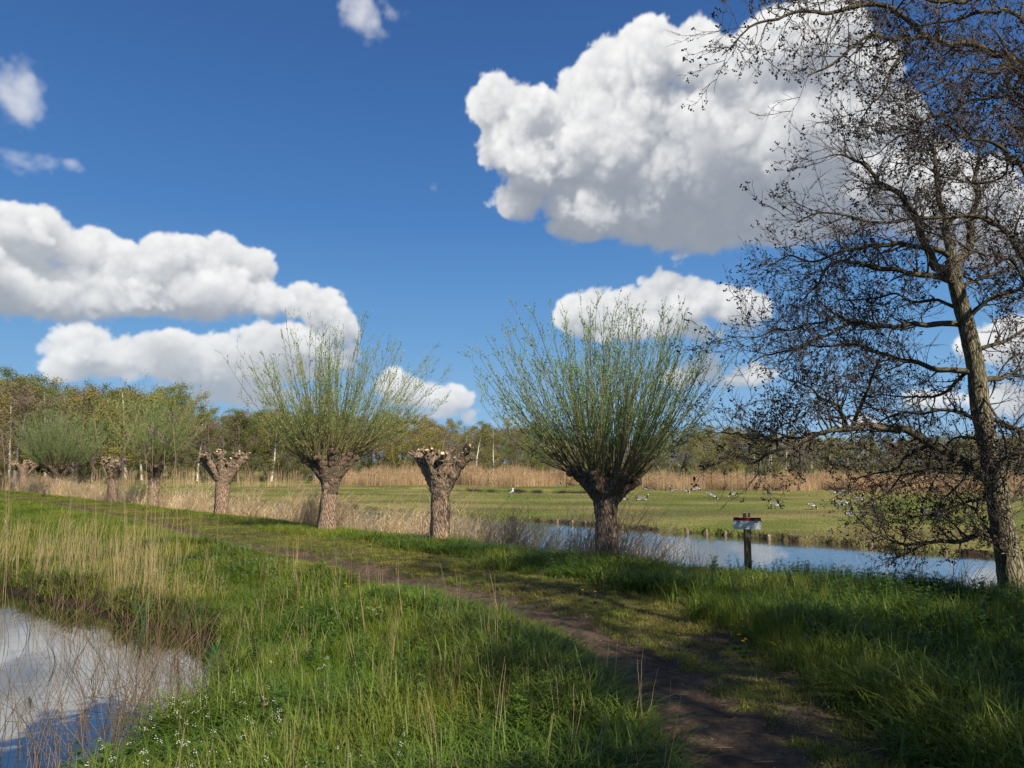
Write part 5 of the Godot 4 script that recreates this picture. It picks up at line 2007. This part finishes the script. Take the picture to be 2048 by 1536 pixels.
# --- birds, the sign, stakes
func goose_bones(pose: int) -> Array:
	# facing +x, standing at the origin; 0 grazing, 1 head up, 2 resting
	var y := 0.26 if pose != 2 else 0.13
	var b := [[Vector3(-0.16, y + 0.02, 0), Vector3(0.12, y + 0.01, 0), 0.075, 0.095], [Vector3(-0.16, y + 0.02, 0), Vector3(-0.33, y + 0.06, 0), 0.06, 0.015], [Vector3(0.0, y, 0), Vector3(0.1, y - 0.02, 0), 0.1, 0.095]]
	if pose == 0:
		b.append_array([[Vector3(0.15, y + 0.03, 0), Vector3(0.27, y - 0.05, 0), 0.06, 0.036], [Vector3(0.27, y - 0.05, 0), Vector3(0.33, 0.07, 0), 0.034, 0.03], [Vector3(0.33, 0.07, 0), Vector3(0.36, 0.06, 0), 0.037, 0.033], [Vector3(0.37, 0.05, 0), Vector3(0.41, 0.02, 0), 0.016, 0.01]])
	else:
		b.append_array([[Vector3(0.14, y + 0.04, 0), Vector3(0.2, y + 0.18, 0), 0.06, 0.034], [Vector3(0.2, y + 0.18, 0), Vector3(0.21, y + 0.27, 0), 0.032, 0.03], [Vector3(0.21, y + 0.28, 0), Vector3(0.25, y + 0.28, 0), 0.038, 0.034], [Vector3(0.27, y + 0.275, 0), Vector3(0.315, y + 0.26, 0), 0.017, 0.01]])
	return b


func goose_mesh(pose: int) -> ArrayMesh:
	var y := 0.26 if pose != 2 else 0.13
	var head := Vector3(0.355, 0.065, 0) if pose == 0 else Vector3(0.24, y + 0.275, 0)
	var col := func(p: Vector3) -> Color:
		if p.distance_to(head) < 0.047 and p.x > head.x - 0.03 and p.distance_to(head + Vector3(0.06, -0.02, 0)) > 0.03:
			return Color(0.78, 0.76, 0.68)
		if p.x > 0.15 or (p.x > 0.08 and p.y > y + 0.06):
			return Color(0.018, 0.018, 0.02)
		if p.x < -0.29:
			return Color(0.02, 0.02, 0.02)
		if p.y < y - 0.025 or p.x < -0.25:
			return Color(0.72, 0.72, 0.7)
		return Color(0.24, 0.25, 0.27) if sin(p.x * 95.0) > -0.2 else Color(0.06, 0.06, 0.065)
	var mb := solid(goose_bones(pose), 0.05, 0.022, 0.0, col)
	return mb.mesh(mats.feather)


func geese() -> void:
	var meshes := [goose_mesh(0), goose_mesh(1), goose_mesh(2)]
	var leg := MB.new()
	leg.tube(PackedVector3Array([Vector3(0.0, 0.2, 0), Vector3(0.005, 0.1, 0), Vector3(0, 0.012, 0)]), PackedFloat32Array([0.014, 0.008, 0.008]), 5, Color(0.02, 0.02, 0.02))
	leg.box(Vector3(0.03, 0.006, 0), Vector3(0.04, 0.006, 0.026), Basis.IDENTITY, Color(0.02, 0.02, 0.02))
	var lm := leg.mesh(mats.feather)
	# pixel of the feet, pose, turn (degrees; 0 faces right)
	var list := [[1551, 1019, 0, 5, "grazing barnacle goose side on, head down to the right, behind the sign"], [1624, 1020, 0, 25, "barnacle goose with a bright white flank grazing right of the sign"], [1678, 1021, 1, 150, "barnacle goose standing in front of its grazing partner"], [1690, 1014, 0, 20, "barnacle goose half hidden behind the standing one"], [1700, 1044, 1, 40, "large dark barnacle goose with head raised at the ditch side, nearest the water"],
		[1720, 1005, 1, 10, "small upright barnacle goose on the brown strip"], [1740, 1018, 0, 160, "barnacle goose grazing beside the brown strip behind the alder twigs"], [1850, 1036, 1, 200, "barnacle goose seen through the alder twigs, pale breast"], [1878, 1043, 0, 170, "barnacle goose grazing under the alder's low limb"], [1466, 995, 0, 190, "barnacle goose grazing just behind the sign post"],
		[1420, 995, 0, 10, "barnacle goose next to another, in the pair between willow and sign"], [1427, 998, 0, 30, "barnacle goose nearer to the sign in the pair between willow and sign"], [1345, 986, 1, 170, "barnacle goose in the loose flock beyond the willow shoots, head up"], [1370, 986, 0, 0, "barnacle goose in the loose flock, grazing to the right"], [1388, 983, 0, 180, "barnacle goose in the loose flock, grazing to the left"], [1397, 982, 0, 40, "barnacle goose at the back of the loose flock"],
		[1278, 1003, 2, 180, "resting barnacle goose with white flank beside the large willow"], [1289, 1003, 2, 0, "resting barnacle goose with black neck beside the large willow"], [1291, 985, 1, 60, "upright barnacle goose just right of the large willow's head"], [1297, 983, 0, 120, "dark barnacle goose behind the upright one by the large willow"], [1667, 991, 0, 5, "barnacle goose in the far trio near the reed belt, leftmost and largest"], [1680, 989, 2, 170, "resting barnacle goose in the far trio near the reed belt"],
		[1691, 990, 0, 15, "grazing barnacle goose in the far trio near the reed belt"], [1538, 993, 1, 100, "barnacle goose seen between the reed stems right of the sign"], [1246, 1002, 2, 20, "resting barnacle goose right against the willow trunk"], [1118, 975, 1, 0, "dark goose far off at the edge of the reed belt"], [1134, 975, 2, 90, "second dark goose far off at the edge of the reed belt"]]
	for a in list:
		var p := on_plane(a[0], a[1], -0.42)
		var o := thing("goose", ground_at(p.x, -p.z), deg_to_rad(a[3]))
		part("body", meshes[a[2]], o)
		if a[2] != 2:
			for s in [-1, 1]:
				part("leg", lm, o).position = Vector3(0.0, 0, 0.045 * s)
		o.scale = Vector3.ONE * (0.86 if a[0] != 1700 else 0.95)
		tag(o, a[4], "goose", "barnacle geese on the meadow")
	# the heron
	var p := on_plane(1024, 993, -0.42)
	var h := thing("heron", ground_at(p.x, -p.z), 0.2)
	var grey := func(q: Vector3) -> Color:
		if q.y > 0.47 and q.x > 0.12:
			return Color(0.55, 0.36, 0.08)
		return Color(0.5, 0.51, 0.52) if q.y > 0.36 else Color(0.3, 0.325, 0.37)
	var hb := solid([[Vector3(-0.16, 0.24, 0), Vector3(0.04, 0.33, 0), 0.035, 0.075], [Vector3(0.04, 0.35, 0), Vector3(0.07, 0.42, 0), 0.06, 0.035], [Vector3(0.07, 0.42, 0), Vector3(0.02, 0.5, 0), 0.03, 0.026], [Vector3(0.02, 0.5, 0), Vector3(0.08, 0.53, 0), 0.03, 0.03], [Vector3(0.1, 0.525, 0), Vector3(0.2, 0.5, 0), 0.016, 0.006]], 0.04, 0.02, 0.0, grey)
	part("body", hb.mesh(mats.feather), h)
	for s in [-1, 1]:
		var hm := MB.new()
		hm.tube(PackedVector3Array([Vector3(-0.03, 0.27, 0.03 * s), Vector3(-0.03, 0.14, 0.03 * s), Vector3(-0.02, 0.0, 0.03 * s)]), PackedFloat32Array([0.014, 0.008, 0.008]), 5, Color(0.3, 0.26, 0.16))
		part("leg", hm.mesh(mats.feather), h)
	tag(h, "pale grey heron standing at the pool in the meadow", "heron")


func sign_and_stakes() -> void:
	var p := on_plane(1497, 1152, 0.0)
	var g := ground_at(p.x, -p.z)
	var o := thing("sign", g, -0.06)
	var d := -g.z
	var k := d / F
	var top := at_depth(1497, 1027, d).y - g.y
	var post := MB.new()
	# post with chamfered edges and a slanted top
	var w := 0.052
	for i in 13:
		var y := lerpf(-0.25, top, i / 12.0)
		for q in 9:
			var th := TAU * (q % 8) / 8.0 + PI / 8.0
			var c := Vector3(cos(th), 0, sin(th))
			var r := w * 1.07 * (1.0 + 0.03 * nz.get_noise_2d(y * 4.0, q % 8))
			post.vert(Vector3(c.x * r, y + (0.012 * c.z if i == 12 else 0.0), c.z * r), c, Color.WHITE, Vector2(q / 8.0, y))
	for i in 12:
		for q in 8:
			var b := i * 9 + q
			post.tri(b, b + 1, b + 9)
			post.tri(b + 1, b + 10, b + 9)
	var mid := post.vert(Vector3(0, top, 0), Vector3.UP, Color.WHITE)
	for q in 8:
		post.tri(108 + q, 108 + q + 1, mid)
	part("post", post.mesh(post_material()), o)
	# the board, its red band and its lines of small print
	var cy := at_depth(1495, 1046, d).y - g.y
	var bw := 27.0 * k
	var bh := 11.6 * k
	var tilt := Basis(Vector3(0, 0, 1), -0.02)
	var board := MB.new()
	board.box(Vector3(-0.01, cy, 0.062), Vector3(bw, bh, 0.004), tilt, Color(0.62, 0.66, 0.66))
	var bo := part("board", board.mesh(mats.wood), o)
	var red := MB.new()
	red.box(Vector3(-0.01, cy, 0.062) + tilt * Vector3(0, bh * 0.70, 0.0035), Vector3(bw * 0.985, bh * 0.27, 0.0035), tilt, Color(0.30, 0.018, 0.02))
	part("red_band", red.mesh(mats.wood), bo)
	for a in [[-0.75, 0.25, 0.2], [-0.68, 0.12, 0.12], [0.7, 0.28, 0.2], [0.7, 0.17, 0.16], [0.68, 0.62, 0.16], [0.0, -0.72, 0.24]]:
		var lm := MB.new()
		lm.box(Vector3(-0.01, cy, 0.062) + tilt * Vector3(bw * a[0], bh * a[1], 0.0042 if a[1] < 0.5 else 0.0076), Vector3(bw * a[2], bh * 0.035, 0.0006), tilt, Color(0.12, 0.13, 0.15) if a[1] < 0.5 else Color(0.6, 0.6, 0.6))
		part("line_of_print", lm.mesh(mats.wood), bo)
	tag(o, "small white notice board with a red band on a wooden post in the long grass", "sign")
	# stakes of the old revetment along the far bank
	var said := ["weathered stake in the far bank just left of the large willow's trunk", "weathered stake in the far bank, second from the large willow", "thick pale stump end in the far bank between willow and sign, first", "thick pale stump end in the far bank between willow and sign, second", "thick pale stump end in the far bank nearest the sign", "stake in the far bank right of the sign behind the reeds", "stake in the far bank under the alder's twigs", "stake in the far bank behind the reeds left of the willow", "stake end low in the far bank behind the alder's lowest limb"]
	var i := 0
	for a in [[1171, 1046], [1145, 1040], [1375, 1060], [1412, 1063], [1450, 1067], [1537, 1074], [1740, 1092], [1115, 1041], [1890, 1108]]:
		var q := on_plane(a[0], a[1], WATER)
		# slide it along the view to where the bank meets the water
		var dir := Vector2(q.x, -q.z).normalized()
		var at := Vector2(q.x, -q.z)
		for s in 80:
			at = dir * (14.0 + s * 0.25)
			if ditch_n(at.x, at.y) > far_edge((at.y - at.x) * 0.70711) - 0.2:
				break
		var so := thing("bank_stake", Vector3(at.x, WATER - 0.3, -at.y), rng.randf() * TAU)
		var mb := MB.new()
		var r := rng.randf_range(0.05, 0.085)
		mb.tube(PackedVector3Array([Vector3.ZERO, Vector3(0.01, 0.2, 0), Vector3(0.015, 0.4, 0.01)]), PackedFloat32Array([r, r * 0.95, r * 0.85]), 9, Color(0.2, 0.15, 0.11))
		part("stake", mb.mesh(mats.wood), so)
		var cap := MB.new()
		cap.spindle(Vector3(0.015, 0.36, 0.01), Vector3(0.01, 0.11, 0), r * 0.8, 9, Color(0.27, 0.215, 0.165) * rng.randf_range(0.6, 1.2))
		part("worn_end", cap.mesh(mats.wood), so)
		tag(so, said[i], "stake", "stakes in the far bank")
		i += 1
	# a pale fallen birch pole leaning at the wood's edge
	var base := on_plane(181, 958, -0.42)
	base.y = hgt(base.x, -base.z)
	var tip := at_depth(161, 937, -base.z)
	var po := thing("leaning_pole", base)
	var pm := MB.new()
	pm.tube(PackedVector3Array([Vector3(0, -0.1, 0), (tip - base) * 0.5, tip - base]), PackedFloat32Array([0.075, 0.07, 0.055]), 8, Color(0.5, 0.49, 0.46))
	part("pole", pm.mesh(mats.wood), po)
	tag(po, "pale pole leaning at the edge of the wood beyond the cut willow", "pole")


func post_material() -> StandardMaterial3D:
	return bark_material("post_wood", 15, Color(0.1, 0.085, 0.05), Color(0.36, 0.28, 0.15), Vector3(1.0, 0.6, 1), false)


func build_all() -> void:
	land()
	wood()
	pollards()
	alders()
	shade_trees()
	vegetation()
	reed_beds()
	geese()
	sign_and_stakes()
	small_plants()
